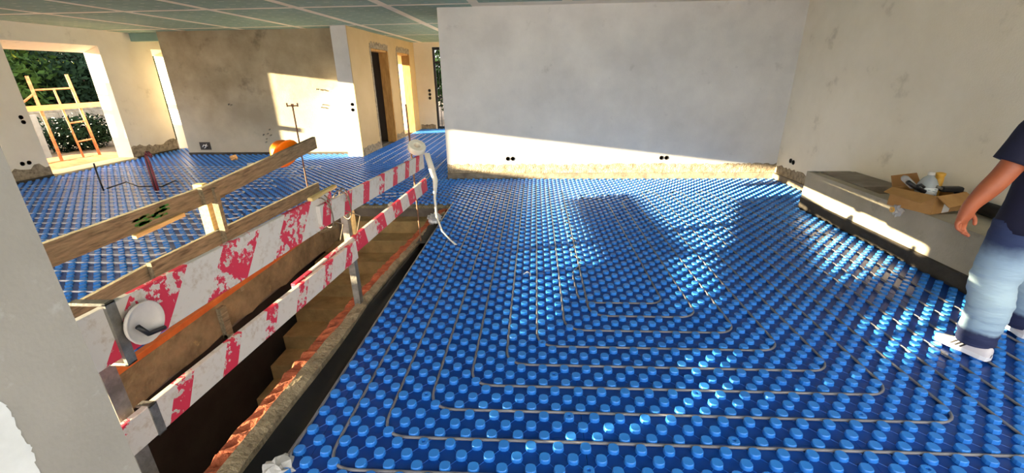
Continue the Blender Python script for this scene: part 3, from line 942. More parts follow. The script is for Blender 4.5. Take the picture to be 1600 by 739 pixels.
# wire lashing round the lapped boards
for (xx, yy) in ((-1.305, 2.474), (-1.262, 2.65)):
    lp = []
    for k in range(28):
        a = 2*math.pi*k/27*1.5
        lp.append((xx+1.45+.047*math.cos(a), yy-2.8+.047*math.sin(a*.5)+.011*k/27, .93+.107*math.sin(a)))
    lp += [(xx+1.45+.065, yy-2.8+.09, .83), (xx+1.45+.047, yy-2.8+.055, .73)]
    MB().tube(lp, .004, 6).build('tie_wire', wire_m, rw, smooth=True)
MB().cbox(-.02, .01, -.15, .18, -.012, .012).build('packing_stick', wood_pale, rw).location = (-1.318+1.45, 2.52-2.8, 1.047)
MB().tube([(bx(4.4)+1.45-.03, 1.6, -.03), (bx(4.4)+1.45-.035, 1.58, .8), (bx(4.4)+1.45-.04, 1.56, 1.46)], .009, 8).build('rebar_post', rebar_m, rw)

# tape roll on the far end, strap hanging from it
tr = MB()
tr.lathe([(.036, -.032), (.078, -.032), (.085, -.02), (.085, .02), (.078, .032), (.036, .032)], 24)
tr.f = tr.f[:-2]
n = 24
for k in range(n):
    j = (k+1) % n
    tr.f.append((5*n+k, 5*n+j, j, k))
o = tr.build('tape_roll', tape_m, None, smooth=False, loc=(-1.138, 4.10, 1.078))
smooth_by_angle(o, 35)
o.rotation_euler = (math.radians(28), math.radians(24), 0)
tag(o, 'cream roll of webbing tape hung over the far end of the striped barrier', 'tape')
sb = MB(); prev = None
pts = [(0, 0, 0), (.03, .01, -.14), (.06, .02, -.28), (.045, .0, -.46), (.05, -.0, -.66), (.09, .02, -.82), (.17, .03, -.93), (.23, .02, -.98)]
wd = [.036, .04, .034, .016, .014, .012, .012, .02]
for i, p in enumerate(pts):
    a = (p[0]-wd[i]*.7, p[1]-wd[i]*.3, p[2]); b = (p[0]+wd[i]*.7, p[1]+wd[i]*.3, p[2])
    if prev: sb.add([prev[0], prev[1], b, a], [(0, 1, 2, 3)])
    prev = (a, b)
sb.weld()
o = sb.build('hanging_strap', tape_m, None, smooth=True, loc=(-1.068, 4.185, 1.01))
sol = o.modifiers.new('thickness', 'SOLIDIFY'); sol.thickness = .004
tag(o, 'cream strap dangling from the tape roll down to the floor edge', 'strap')
def crumple(name, loc, r, m, seed, squash=.7):
    rg = np.random.default_rng(seed)
    mb = MB(); nu, nv = 12, 8
    for j in range(nv+1):
        ph = math.pi*j/nv
        for i in range(nu):
            th = 2*math.pi*i/nu
            rr = r*(1+float(rg.uniform(-.35, .35))) if 0 < j < nv else r
            mb.v.append((rr*math.sin(ph)*math.cos(th), rr*math.sin(ph)*math.sin(th), rr*squash*math.cos(ph)+r*squash))
    for j in range(nv):
        for i in range(nu):
            k = (i+1) % nu
            mb.f.append((j*nu+i, (j+1)*nu+i, (j+1)*nu+k, j*nu+k))
    return mb.build(name, m, None, loc=loc)
tag(crumple('crumpled_foil', (-1.25, 5.0, .0), .085, foil_m, 1), 'crumpled silver foil on the top corner of the stair opening', 'foil')
tag(crumple('plastic_scrap', (-2.03, 5.75, .0), .05, tape_m, 2, .5), 'white plastic scrap lying beyond the stair opening, left of the tape roll', 'scrap')

# white bowl-like float pan hanging at the near post, black hooked handle
bw = empty('white_plastic_dish', (-1.423, 1.265, .903), 'shallow white plastic dish with black hook hanging on the near striped board', 'dish')
mb = MB().lathe([(.02, .0), (.054, .0), (.073, .012), (.079, .026), (.075, .029), (.066, .018), (.045, .011), (.005, .010)], 28)
mb.xf(Matrix.Rotation(math.radians(90), 4, 'Y'))
o = mb.build('dish', bowl_m, bw, smooth=True)
MB().tube([(.038, -.045, .01), (.042, -.02, -.035), (.042, .045, -.05)], .009, 8).build('hook', blk_plastic, bw, smooth=True)

# ---------------------------------------------------------------- orange cap behind the rail end
oc = empty('orange_helmet', (-2.83, 4.72, .93), 'orange hard hat hanging behind the far end of the timber guard rail', 'helmet')
mb = MB().lathe([(.14, -.02), (.138, .02), (.125, .07), (.095, .115), (.05, .14), (.005, .147)], 20)
mb.build('shell', orange_m, oc, smooth=True)
mb = MB().lathe([(.14, -.025), (.175, -.03), (.177, -.022), (.14, -.012)], 20)
mb.build('brim', orange_m, oc, smooth=True)
MB().tube([(.0, -.13, -.02), (.02, -.11, -.07), (.02, .02, -.1), (.0, .11, -.07), (0, .13, -.02)], .01, 6).build('chin_strap', orange_m, oc, smooth=True)
oc.rotation_euler = (math.radians(-20), math.radians(-62), 0)

# ---------------------------------------------------------------- sockets, pipe stubs and conduits
def socket(name, pts, axis, label, group='empty wall socket cups', r=.032):
    """pts in world; axis normal: '+x','-y','-x'"""
    c = Vector(pts[0])
    rot = {'-y': (math.radians(90), 0, 0), '+x': (0, math.radians(90), 0), '-x': (0, math.radians(-90), 0)}[axis]
    e = empty(name, c, label, 'socket', group)
    for p in pts:
        mb = MB().lathe([(r*1.15, 0), (r*1.15, .006), (r, .008), (r*.9, -.02), (.004, -.021)], 16)
        o = mb.build('cup', sock_m, e, smooth=False)
        o.rotation_euler = rot
        o.location = Vector(p)-c
    return e
socket('wall_socket', [(-.48, YB, .35), (-.395, YB, .35)], '-y', 'pair of dark socket cups on the sunlit left part of the long white wall')
socket('wall_socket', [(2.15, YB, .355), (2.235, YB, .355)], '-y', 'pair of dark socket cups on the right part of the long white wall')
socket('wall_socket', [(XR, 7.06, .37), (XR, 6.98, .36)], '-x', 'pair of dark socket cups on the right wall beside the corner')
socket('wall_socket', [(XW, 7.52, 1.12), (XW, 7.53, 1.035)], '+x', 'stacked pair of socket cups at switch height left of the large opening')
socket('wall_socket', [(XW, 7.25, .33), (XW, 7.36, .33)], '+x', 'pair of dark socket cups low on the wall left of the large opening')
socket('wall_socket', [(-4.03, 9.65, 1.155), (-4.035, 9.65, 1.04)], '-y', 'stacked pair of socket cups on the sunlit pillar')
socket('wall_socket', [(-3.53, YE, 1.26), (-3.53, YE, 1.14), (-3.53, YE, 1.02)], '-y', 'column of three socket cups beside the grille door', r=.04)
# rectangular recessed box
rbx = empty('recessed_wall_box', (-7.95, YK, .21), 'open rectangular box with wires low on the bare rendered wall', 'wall box')
MB().box(-.13, .13, -.012, -.002, -.09, .09).build('frame', sock_m, rbx)
MB().tube([(-.06, -.02, -.02), (0, -.05, .03), (.07, -.02, .0)], .012, 6).tube([(-.02, -.02, -.05), (.04, -.05, -.02), (.06, -.03, .05)], .012, 6).build('wires', label_m, rbx, smooth=True)
def stub(name, loc, label, seed, spread=.13, n=4):
    rg = np.random.default_rng(seed)
    e = empty(name, loc, label, 'pipe stub')
    for k in range(n):
        x, z = float(rg.uniform(-spread, spread)), float(rg.uniform(-spread, spread))
        MB().tube([(x, .0, z), (x, -.035, z), (x+float(rg.uniform(-.02, .02)), -.05, z-.015)], .014, 8).build('stub', steel_m, e, smooth=True)
    return e
stub('kitchen_pipe_stubs', (-6.3, YK, .44), 'cluster of capped pipe stubs low on the bare rendered wall', 2, .16, 6)
stub('wall_wire_stub', (-7.06, YK, 1.2), 'wire stub in the shaded part of the bare rendered wall', 3, .06, 2)
stub('wall_wire_stub', (-4.92, YK, 1.46), 'upper wire stub on the sunlit part of the bare rendered wall', 4, .05, 2)
stub('wall_wire_stub', (-4.9, YK, 1.11), 'lower wire stub on the sunlit part of the bare rendered wall', 5, .04, 2)

cd = empty('conduit_bundle', (-6.22, 6.56, .0), 'dark red corrugated conduit bundle rising from the left floor', 'conduit')
for k in range(3):
    dx = .022*(k-1)
    MB().tube([(dx, 0, 0), (dx-.02, .02, .25), (dx-.05, .05, .48), (-.08, .08, .58), (-.02+dx, .06, .63), (.05, .04, .56+.01*k)], .019, 8).build('tube', red_cond if k != 1 else blk_plastic, cd, smooth=True)
rd = MB().tube([(0, 0, 0), (-.04, .03, .25), (-.09, .08, .45)], .012, 6).build('black_rod', blk_plastic, None, smooth=True, loc=(-7.15, 6.56, .0))
tag(rd, 'thin black rod standing up from the left floor', 'rod')
cable_pts = [(-7.15, 6.62, .03), (-6.95, 6.8, .10), (-6.7, 6.75, .03), (-6.5, 6.7, .05), (-6.3, 6.75, .03), (-6.2, 6.95, .09), (-6.3, 7.1, .03)]
o = MB().tube(cable_pts, .01, 6).build('black_cable', blk_plastic, None, smooth=True)
tag(o, 'loose black cable between rod and red conduit on the left floor', 'cable')
tag(crumple('peach_sponge', (-6.7, 9.2, .023), .075, sponge_m, 4, .7), 'peach coloured sponge on the blue floor under the bare rendered wall', 'sponge')
o = MB().tube([(0, 0, 0), (0, 0, .16)], .03, 10).tube([(-.07, 0, .16), (.07, 0, .16)], .03, 10).build('white_pipe_tee', bowl_m, None, loc=(-5.5, 8.0, .0))
tag(o, 'short white pipe tee standing on the floor behind the guard rail', 'pipe fitting')
# scrap of sacking at the lower edge
tag(crumple('paper_sack', (-1.2, 1.43, -.03), .07, paper_m, 6, .5), 'pale crumpled paper sack at the near corner of the black membrane', 'sack')
o = MB().tube([(-1.185, 1.72, .0), (-1.2, 1.62, -.01), (-1.195, 1.5, .0), (-1.17, 1.38, .01)], .008, 8).build('pipe_end', pipe_m, None, smooth=True)
tag(o, 'loose end of grey pipe bending over the blue floor edge by the paper sack', 'pipe')
for (x, y, s) in ((.0-.07, 3.53, 1),):
    o = MB().tube([(x-.03, y-.02, .028), (x, y+.02, .034), (x+.03, y, .028), (x+.03, y-.05, .028)], .005, 5).build('white_scrap', label_m, None, smooth=True)
    tag(o, 'small white plastic scrap on the shaded blue studs', 'scrap')

# ---------------------------------------------------------------- bench along the right wall
bn = empty('masonry_bench', (3.5, 2.0, 0), 'low rendered masonry bench along the right wall', 'bench')
BY1 = 3.72; BH = .49
mb = MB()
# front slab tilts very slightly in plan as in the photograph
mb.add([(.04, BY1, 0), (-.05, -3.4, 0), (.06, -3.4, 0), (.15, BY1, 0), (.04, BY1, BH), (-.05, -3.4, BH), (.06, -3.4, BH), (.15, BY1, BH)],
       [(0, 1, 5, 4), (1, 2, 6, 5), (2, 3, 7, 6), (3, 0, 4, 7), (4, 5, 6, 7), (0, 3, 2, 1)])
mb.box(.1, .578, BY1-.1, BY1, 0, BH)
mb.build('front_wall', concrete_lower, bn)
MB().box(.15, .578, 2.85, BY1-.1, .36, BH+.012).build('top_slab', mat('grey_bench_slab', rgb(158, 146, 132), rgb(128, 118, 106), 4, rough=.9, bump=.2), bn)
MB().box(.06, .578, -3.4, 2.85, .30, .42).build('inner_shelf', concrete, bn)
MB().box(.06, .578, -3.4, 1.9, .42, BH-.005).build('top_slab', concrete_lower, bn)
o = MB().add([(.03, BY1-.0, 0), (-.075, -3.4, 0), (-.05, -3.4, 0), (.05, BY1, 0), (.03, BY1, .135), (-.075, -3.4, .135), (-.05, -3.4, .15), (.05, BY1, .15)],
             [(0, 1, 5, 4), (1, 2, 6, 5), (2, 3, 7, 6), (3, 0, 4, 7), (4, 5, 6, 7), (0, 3, 2, 1)]).build('dark_plinth', perimeter, bn)
# tube of foam on top
o = MB().tube([(3.99, 3.98, BH+.062), (3.97, 3.6, BH+.062), (3.93, 2.4, BH+.062), (3.9, 1.4, BH+.062)], .06, 14).build('foam_tube', foam_m, None, smooth=True)
tag(o, 'long black foam tube lying on the bench behind the man', 'foam tube')

# cardboard box
bxo = empty('cardboard_box', (3.67, 4.10, BH), 'open cardboard box with flaps folded out, full of bottles, on the bench', 'box', rot=(0, 0, math.radians(21)))
W_, D_, H_, t_ = .40, .36, .17, .006
mb = MB().box(-W_/2, W_/2, -D_/2, -D_/2+t_, 0, H_).box(-W_/2, W_/2, D_/2-t_, D_/2, 0, H_).box(-W_/2, -W_/2+t_, -D_/2+t_, D_/2-t_, 0, H_).box(W_/2-t_, W_/2, -D_/2+t_, D_/2-t_, 0, H_).box(-W_/2+t_, W_/2-t_, -D_/2+t_, D_/2-t_, 0, t_)
mb.build('carton', cardb_m, bxo)
def flap(verts, name='flap', m=cardb_m):
    mb = MB().add(verts, [(0, 1, 2, 3)])
    o = mb.build(name, m, bxo)
    s = o.modifiers.new('thickness', 'SOLIDIFY'); s.thickness = .005
    return o
flap([(-W_/2, -D_/2, H_), (W_/2, -D_/2, H_), (W_/2+.03, -D_/2-.09, H_-.065), (-W_/2+.04, -D_/2-.09, H_-.085)])
flap([(-W_/2, D_/2, H_), (-W_/2, -D_/2, H_), (-W_/2-.13, -D_/2+.03, H_-.06), (-W_/2-.13, D_/2-.02, H_-.03)])
flap([(W_/2, -D_/2, H_), (W_/2, D_/2, H_), (W_/2+.12, D_/2-.03, H_-.03), (W_/2+.12, -D_/2+.03, H_-.04)])
flap([(W_/2, D_/2, H_), (-W_/2, D_/2, H_), (-W_/2+.02, D_/2+.05, H_+.10), (W_/2-.02, D_/2+.05, H_+.10)], m=cardb_in)
MB().box(-.06, .035, -D_/2-.003, -D_/2-.001, .004, .085).build('label', label_m, bxo)
def world_in_box(x, y, z):
    a = math.radians(21)
    return (3.67+x*math.cos(a)-y*math.sin(a), 4.10+x*math.sin(a)+y*math.cos(a), BH+z)
bt = empty('water_bottle', world_in_box(.01, .02, .007), 'large clear water bottle with printed label standing in the cardboard box', 'bottle')
mb = MB().lathe([(.06, 0), (.076, .01), (.078, .06), (.074, .08), (.078, .1), (.078, .19), (.072, .22), (.05, .265), (.026, .29), (.022, .30)], 24)
mb.build('body', water_m, bt, smooth=True)
MB().lathe([(.025, .30), (.025, .322), (.02, .326)], 16).build('cap', label_m, bt)
MB().lathe([(.0785, .10), (.0795, .105), (.0795, .185), (.0785, .19)], 24).build('label', label_prt, bt, smooth=True)
yb = MB().lathe([(.03, 0), (.034, .02), (.034, .20), (.03, .23), (.036, .24), (.036, .262), (.015, .27)], 16).build('amber_bottle', yellow_m, None, smooth=True, loc=world_in_box(.15, .02, .05))
tag(yb, 'amber capped bottle standing behind the clear water bottle in the box', 'bottle')
e = empty('black_tool', world_in_box(-.165, .0, .165), 'black caulking tool sticking out of the cardboard box on the left', 'tool')
MB().tube([(.075, 0, .0), (-.02, .0, .045), (-.1, .0, .095)], .02, 8).build('barrel', blk_plastic, e, smooth=True)
MB().tube([(-.03, 0, .05), (-.0, -.03, .075), (.03, -.035, .05)], .013, 8).build('handle', blk_plastic, e, smooth=True)
o = MB().lathe([(.028, 0), (.03, .02), (.03, .13), (.02, .15)], 14)
o.xf(Matrix.Rotation(math.radians(-52), 4, 'Y'))
o = o.build('clear_tube', film_m, None, smooth=True, loc=world_in_box(-.13, .05, .20))
tag(o, 'clear plastic tube leaning out of the cardboard box', 'tube')
e = empty('black_drill', world_in_box(.115, -.105, .165), 'black power tool lying in the cardboard box beside the bottle', 'tool')
MB().cbox(-.08, .09, -.03, .03, .0, .05, .01).build('body', blk_plastic, e)
MB().tube([(.05, 0, .02), (.09, .02, -.02), (.1, .02, -.06)], .022, 8).build('grip', blk_plastic, e, smooth=True)
MB().tube([(-.08, 0, .03), (-.13, 0, .05)], .013, 8).build('nose', steel_m, e, smooth=True)
wr = crumple('plastic_wrapper', (3.475, 4.12, .40), .05, film_m, 8, 1.2)
tag(wr, 'clear crumpled plastic wrapper hanging on the bench edge below the box', 'wrapper')
o = MB().lathe([(.01, -.005), (.028, -.004), (.028, .004), (.01, .005)], 12)
o.xf(Matrix.Rotation(math.radians(90), 4, 'Y')); o = o.build('emblem', yellow_m, wr); o.location = (-.055, 0, .06)

# ---------------------------------------------------------------- man
man_loc = Vector((2.86, 2.45, 0))
def loft(rings, n=16, close=True):
    """rings: (center, rx, ry, yaw) horizontal ellipses or with a custom frame"""
    mb = MB()
    for (c, a, b) in rings:
        for k in range(n):
            th = 2*math.pi*k/n
            mb.v.append(tuple(Vector(c)+Vector(a)*math.cos(th)+Vector(b)*math.sin(th)))
    for i in range(len(rings)-1):
        for k in range(n):
            j = (k+1) % n
            mb.f.append((i*n+k, i*n+j, (i+1)*n+j, (i+1)*n+k))
    mb.f.append(tuple(range(n))[::-1]); mb.f.append(tuple(range((len(rings)-1)*n, len(rings)*n)))
    return mb
def limb(pts, rads, n=16, flat=None, sub=3):
    """smooth tapered limb through joints (Catmull-Rom)"""
    P_ = [Vector(p) for p in pts]; out = []; rr = []
    for i in range(len(P_)-1):
        p0 = P_[max(i-1, 0)]; p1 = P_[i]; p2 = P_[i+1]; p3 = P_[min(i+2, len(P_)-1)]
        for s in range(sub):
            t = s/sub
            out.append(.5*((2*p1)+(-p0+p2)*t+(2*p0-5*p1+4*p2-p3)*t*t+(-p0+3*p1-3*p2+p3)*t**3))
            rr.append(rads[i]+(rads[i+1]-rads[i])*t)
    out.append(P_[-1]); rr.append(rads[-1])
    return MB().tube(out, rr, n)
# joints, relative to man_loc (x right, y away from the camera, z up); he walks away, left arm swung out
J = dict(hipL=(-.09, .02, .90), kneeL=(-.10, .01, .50), ankL=(-.075, -.0, .09), toeL=(-.105, .08, .055),
         hipR=(.10, .0, .90), kneeR=(.29, .16, .52), ankR=(.44, .24, .10), toeR=(.455, .32, .055),
         pel=(0, .0, .93), waist=(.0, .0, 1.08), chest=(.01, .0, 1.30), neck=(.01, .0, 1.48), head=(.01, .03, 1.66),
         shL=(-.19, -.0, 1.42), elL=(-.285, .02, 1.15), wrL=(-.37, .05, .965),
         shR=(.21, .0, 1.42), elR=(.30, -.06, 1.15), wrR=(.33, .06, .96))
def skin_body():
    """one continuous figure: skin modifier over connected joints, with fingers"""
    V_ = []; E_ = []; R_ = []
    idx = {}
    def v(name, p, r):
        idx[name] = len(V_); V_.append(p); R_.append(r); return idx[name]
    def e(a, b): E_.append((idx[a], idx[b]))
    for nme, r in (('pel', (.15, .11)), ('waist', (.15, .11)), ('chest', (.17, .12)), ('neck', (.058, .058)), ('head', (.08, .092)),
                   ('hipL', (.085, .085)), ('kneeL', (.06, .06)), ('ankL', (.042, .045)), ('toeL', (.03, .024)),
                   ('hipR', (.085, .085)), ('kneeR', (.06, .06)), ('ankR', (.042, .045)), ('toeR', (.03, .024)),
                   ('shL', (.064, .064)), ('elL', (.054, .054)), ('wrL', (.035, .037)),
                   ('shR', (.062, .062)), ('elR', (.048, .048)), ('wrR', (.030, .034))):
        v(nme, J[nme], r)
    fl_ = Vector(J['elL']).lerp(Vector(J['wrL']), .35); v('faL', tuple(fl_), (.054, .055))
    fr_ = Vector(J['elR']).lerp(Vector(J['wrR']), .35); v('faR', tuple(fr_), (.048, .05))
    for a, b in (('pel', 'waist'), ('waist', 'chest'), ('chest', 'neck'), ('neck', 'head'), ('pel', 'hipL'), ('hipL', 'kneeL'), ('kneeL', 'ankL'), ('ankL', 'toeL'),
                 ('pel', 'hipR'), ('hipR', 'kneeR'), ('kneeR', 'ankR'), ('ankR', 'toeR'), ('chest', 'shL'), ('shL', 'elL'), ('elL', 'faL'), ('faL', 'wrL'),
                 ('chest', 'shR'), ('shR', 'elR'), ('elR', 'faR'), ('faR', 'wrR')):
        e(a, b)
    # hands: back of the left hand towards the camera/left, thumb to the right
    for s, side in (('L', 1), ('R', -1)):
        w_ = Vector(J['wr'+s])
        down = Vector((-.02, .05, -1)).normalized() if s == 'L' else Vector((.1, .1, -1)).normalized()
        across = Vector((1.0, .25, -.05)).normalized() if s == 'L' else Vector((-1, .5, 0)).normalized()   # towards the thumb
        across = (across-down*across.dot(down)).normalized()
        curl = down.cross(across).normalized()
        if (curl.y > 0) == (s == 'L'): curl = -curl       # left palm faces back, right palm forward
        palm = w_+down*.055
        v('palm'+s, tuple(palm), (.034, .024)); e('wr'+s, 'palm'+s)
        for fi, (off, ln, r0) in enumerate(((.030, .085, .0098), (.010, .094, .0100), (-.011, .088, .0096), (-.031, .070, .0086))):
            k0 = w_+down*.095+across*off
            v('k%d' % fi+s, tuple(k0), (.0125, .0125)); e('palm'+s, 'k%d' % fi+s)
            bend = .62+.13*fi
            p = k0; d = (down*1.0+curl*.25-across*.10*0).normalized(); last = 'k%d' % fi+s
            for seg_, f in enumerate((.42, .32, .26)):
                ang = bend*(seg_*.75+.25)
                dd = (down*math.cos(ang)+curl*math.sin(ang)+across*((.16+.10*fi)*(seg_+1)*.5 if s == 'L' else 0)).normalized()
                p = p+dd*ln*f
                nm = 'f%d%d' % (fi, seg_)+s
                v(nm, tuple(p), (r0*(1-.08*seg_), r0*(1-.08*seg_))); e(last, nm); last = nm
        t0 = w_+down*.036+across*.040+curl*.006
        t1 = w_+down*.068+across*.064+curl*.018
        t2 = w_+down*.104+across*.066+curl*.026
        for q, (nm, p, r0) in enumerate((('t0'+s, t0, .0145), ('t1'+s, t1, .0115), ('t2'+s, t2, .0095))):
            v(nm, tuple(p), (r0, r0)); e(('palm'+s) if q == 0 else ('t%d' % (q-1)+s), nm)
    me = bpy.data.meshes.new('person')
    me.from_pydata([tuple(Vector(p)) for p in V_], E_, [])
    o = bpy.data.objects.new('person', me); col.objects.link(o)
    sk = o.modifiers.new('skin', 'SKIN'); sk.use_smooth_shade = True
    lay = me.skin_vertices[0].data
    for i, r in enumerate(R_):
        lay[i].radius = r
        lay[i].use_root = (i == idx['pel'])
    ss = o.modifiers.new('sub', 'SUBSURF'); ss.levels = 2; ss.render_levels = 2
    dg = bpy.context.evaluated_depsgraph_get()
    ev = o.evaluated_get(dg)
    nm = bpy.data.meshes.new_from_object(ev)
    nm.name = 'person'
    o.modifiers.clear()
    o.data = nm
    nm.materials.clear(); nm.materials.append(skin_m)
    nm.polygons.foreach_set('use_smooth', [True]*len(nm.polygons))
    return o
man = skin_body()
man.location = man_loc
tag(man, 'person in navy t-shirt, faded jeans and white trainers walking away along the bench', 'person')
# face features (out of frame, kept for completeness)
hx, hy, hz = J['head']
mb = MB()
for s in (-1, 1):
    MB().lathe([(.001, -.008), (.010, -.004), (.012, .0), (.010, .004), (.001, .008)], 10, (hx+s*.033, hy+.088, hz)).build('eye', label_m, man)

MB().tube([(hx, hy+.088, hz+.01), (hx, hy+.112, hz-.03), (hx, hy+.095, hz-.042)], [.008, .015, .012], 8).build('nose', skin_m, man, smooth=True)
MB().tube([(hx-.025, hy+.085, hz-.068), (hx, hy+.094, hz-.07), (hx+.025, hy+.085, hz-.068)], .006, 6).build('mouth', skin_m, man, smooth=True)
for s in (-1, 1):
    MB().tube([(hx+s*.082, hy-.005, hz+.03), (hx+s*.096, hy-.02, hz), (hx+s*.084, hy-.005, hz-.032)], [.010, .013, .008], 8).build('ear', skin_m, man, smooth=True)
mb = MB()
for j in range(7):
    ph = math.radians(85*j/6)
    for i in range(18):
        th = 2*math.pi*i/18
        mb.v.append((hx+.084*math.cos(th)*math.cos(ph), hy-.010+.094*math.sin(th)*math.cos(ph), hz+.012+.085*math.sin(ph)-.075*max(0, -math.sin(th))*math.cos(ph)))
for j in range(6):
    for i in range(18):
        k = (i+1) % 18
        mb.f.append((j*18+i, j*18+k, (j+1)*18+k, (j+1)*18+i))
mb.build('hair', hair_m, man, smooth=True)
# t-shirt: torso and two sleeves
ts = loft([((.0, .0, .845), (.196, .0, 0), (0, .158, 0)), ((.0, .0, .90), (.194, .0, 0), (0, .157, 0)), ((.0, .0, 1.0), (.182, .0, 0), (0, .15, 0)), ((.005, .0, 1.12), (.185, .0, 0), (0, .15, 0)),
           ((.01, .0, 1.25), (.20, .0, 0), (0, .15, 0)), ((.01, .0, 1.36), (.215, .0, 0), (0, .14, 0)), ((.01, .0, 1.43), (.20, .0, 0), (0, .115, 0)),
           ((.01, .0, 1.475), (.13, .0, 0), (0, .09, 0)), ((.01, .005, 1.50), (.072, .0, 0), (0, .07, 0))], 24)
for s in ('L', 'R'):
    a, b = Vector(J['sh'+s]), Vector(J['el'+s])
    inn = a+(Vector((.01, 0, 1.40))-a)*.35
    hem = a.lerp(b, .70)
    q = limb([inn, a+Vector((0, 0, .005)), a.lerp(b, .4), hem], [.088, .088, .090, .090], 16, sub=4)
    ts.add(q.v, q.f)
ts.build('t_shirt', shirt_m, man, smooth=True)
# jeans
jn = MB()
q = loft([((.0, .0, .965), (.165, 0, 0), (0, .13, 0)), ((.0, -.01, .90), (.172, 0, 0), (0, .134, 0)), ((.0, -.01, .84), (.174, 0, 0), (0, .136, 0)), ((.0, .0, .76), (.17, 0, 0), (0, .12, 0))][::-1], 20)
jn.add(q.v, q.f)
for s in ('L', 'R'):
    h, k, a = Vector(J['hip'+s]), Vector(J['knee'+s]), Vector(J['ank'+s])
    pts = [h+Vector((0, -.0, .0)), h.lerp(k, .3)+Vector((0, -.012, 0)), h.lerp(k, .65), k+Vector((0, .008, 0)), k.lerp(a, .25)+Vector((0, -.012, 0)), k.lerp(a, .5)+Vector((0, -.012, 0)), k.lerp(a, .74), k.lerp(a, .8), a+Vector((0, 0, .012))]
    rd = [.105, .116, .112, .104, .103, .098, .094, .096, .088]
    q = limb(pts, rd, 24, sub=12)
    # creases
    vv = []
    rg = np.random.default_rng(3)
    for (x, y, z) in q.v:
        th_ = math.atan2(y-k.y, x-(h.x+k.x)*.5)
        amp = (.0022*math.sin(z*62+3.2*math.sin(th_*1.0+.6)+z*9)+.0016*math.sin(z*118+2.7*math.cos(th_*2)))*(1 if z < .62 else .45)
        c = Vector((h.x+(k.x-h.x)*(h.z-z)/.4 if z > k.z else k.x+(a.x-k.x)*(k.z-z)/.41, .0, z))
        d = Vector((x, y, z))-c; d.z = 0
        if d.length > 1e-6: d.normalize()
        vv.append((x+d.x*amp, y+d.y*amp, z))
    jn.add(vv, q.f)
jn.build('jeans', jeans_m, man, smooth=True)
# shoes
def shoe(s, heel, toe, parent):
    heel, toe = Vector(heel), Vector(toe)
    d = (toe-heel); L = d.length; d.normalize()
    sd = Vector((d.y, -d.x, 0)).normalized(); up = Vector((0, 0, 1))
    e = bpy.data.objects.new('shoe', None)
    # upper
    rings = []
    for t, wv, h, hb in ((-.022, .004, .045, .0), (-.018, .016, .066, .0), (.0, .028, .082, .02), (.04, .035, .090, .0), (.2, .040, .095, .0), (.36, .041, .090, .0), (.5, .044, .076, .0), (.65, .049, .060, 0), (.8, .049, .048, 0), (.92, .038, .040, 0), (1.0, .016, .030, .0)):
        c = heel+d*(L*t)
        ring = []
        for k in range(14):
            th = math.pi*k/13
            ring.append(tuple(c+sd*(wv*math.cos(th)*(1 if True else 1))+up*(.022+(h-.022)*abs(math.sin(th))**.75)))
        rings.append(ring)
    mb = MB()
    for rg_ in rings: mb.v += rg_
    for i in range(len(rings)-1):
        for k in range(13):
            mb.f.append((i*14+k, i*14+k+1, (i+1)*14+k+1, (i+1)*14+k))
    mb.f.append(tuple(range(14))); mb.f.append(tuple(range((len(rings)-1)*14, len(rings)*14))[::-1])
    up_o = mb.build('shoe', shoe_m, parent, smooth=True)
    sl = []
    for t, wv in ((-.02, .020), (.0, .032), (.1, .040), (.35, .042), (.6, .050), (.8, .051), (.93, .041), (1.0, .022), (1.025, .008)):
        sl.append((t, wv))
    poly = [heel+d*(L*t)+sd*wv for t, wv in sl]+[heel+d*(L*t)-sd*wv for t, wv in sl[::-1]]
    m2 = MB(); n = len(poly)
    m2.v = [(p.x, p.y, p.z) for p in poly]+[(p.x, p.y, p.z+.028) for p in poly]
    m2.f = [tuple(range(n))[::-1], tuple(range(n, 2*n))]+[(i, (i+1) % n, n+(i+1) % n, n+i) for i in range(n)]
    m2.build('sole', sole_m, up_o)
    for k in range(3):
        for sg in (-1, 1):
            t = .40+.085*k
            c = heel+d*(L*t)
            w0 = .0445+.003*k
            m3 = MB()
            a = c+sd*sg*w0+up*.030+d*.012; b = c+sd*sg*(w0-.006)+up*.064-d*.012
            m3.add([a, a+d*.012, b+d*.012, b, a+sd*sg*.003, a+d*.012+sd*sg*.003, b+d*.012+sd*sg*.003, b+sd*sg*.003], [(0, 1, 2, 3), (4, 7, 6, 5), (0, 4, 5, 1), (1, 5, 6, 2), (2, 6, 7, 3), (3, 7, 4, 0)])
            m3.build('stripe', stripe_m, up_o)
    lm = MB()
    for k in range(4):
        t = .46+.06*k
        c = heel+d*(L*t)+up*(.082-.006*k)
        lm.tube([c-sd*.022, c+up*.006, c+sd*.022], .004, 6)
    lm.build('laces', sole_m, up_o, smooth=True)
    return up_o
shoe('L', Vector((-.055, -.09, .023)), Vector((-.145, .165, .023)), man)
shoe('R', Vector((.42, .15, .026)), Vector((.49, .41, .023)), man)

# ---------------------------------------------------------------- outdoors
gnd = struct('ground_garden', MB().box(-60, XW-.37, -30, 60, -.5, -.12).box(XW-.37, 40, 15.5, 60, -.5, -.12), dirt_m)
mb = MB(); nx, ny = 22, 22
r = np.random.default_rng(21)
for j in range(ny+1):
    for i in range(nx+1):
        x = -12.2+2.5*i/nx; y = 7.0+4.4*j/ny
        u, v_ = (i/nx-.5)*2, (j/ny-.5)*2
        z = -.16+.22*max(0, 1-u*u*.9)*max(0, 1-v_*v_)+float(r.uniform(-.02, .02))
        mb.v.append((x, y, z))
for j in range(ny):
    for i in range(nx):
        a = j*(nx+1)+i
        mb.f.append((a, a+1, a+nx+2, a+nx+1))
tag(mb.build('sand_heap', soil_m, None, smooth=True), 'orange sand heap outside the large wall opening', 'sand')

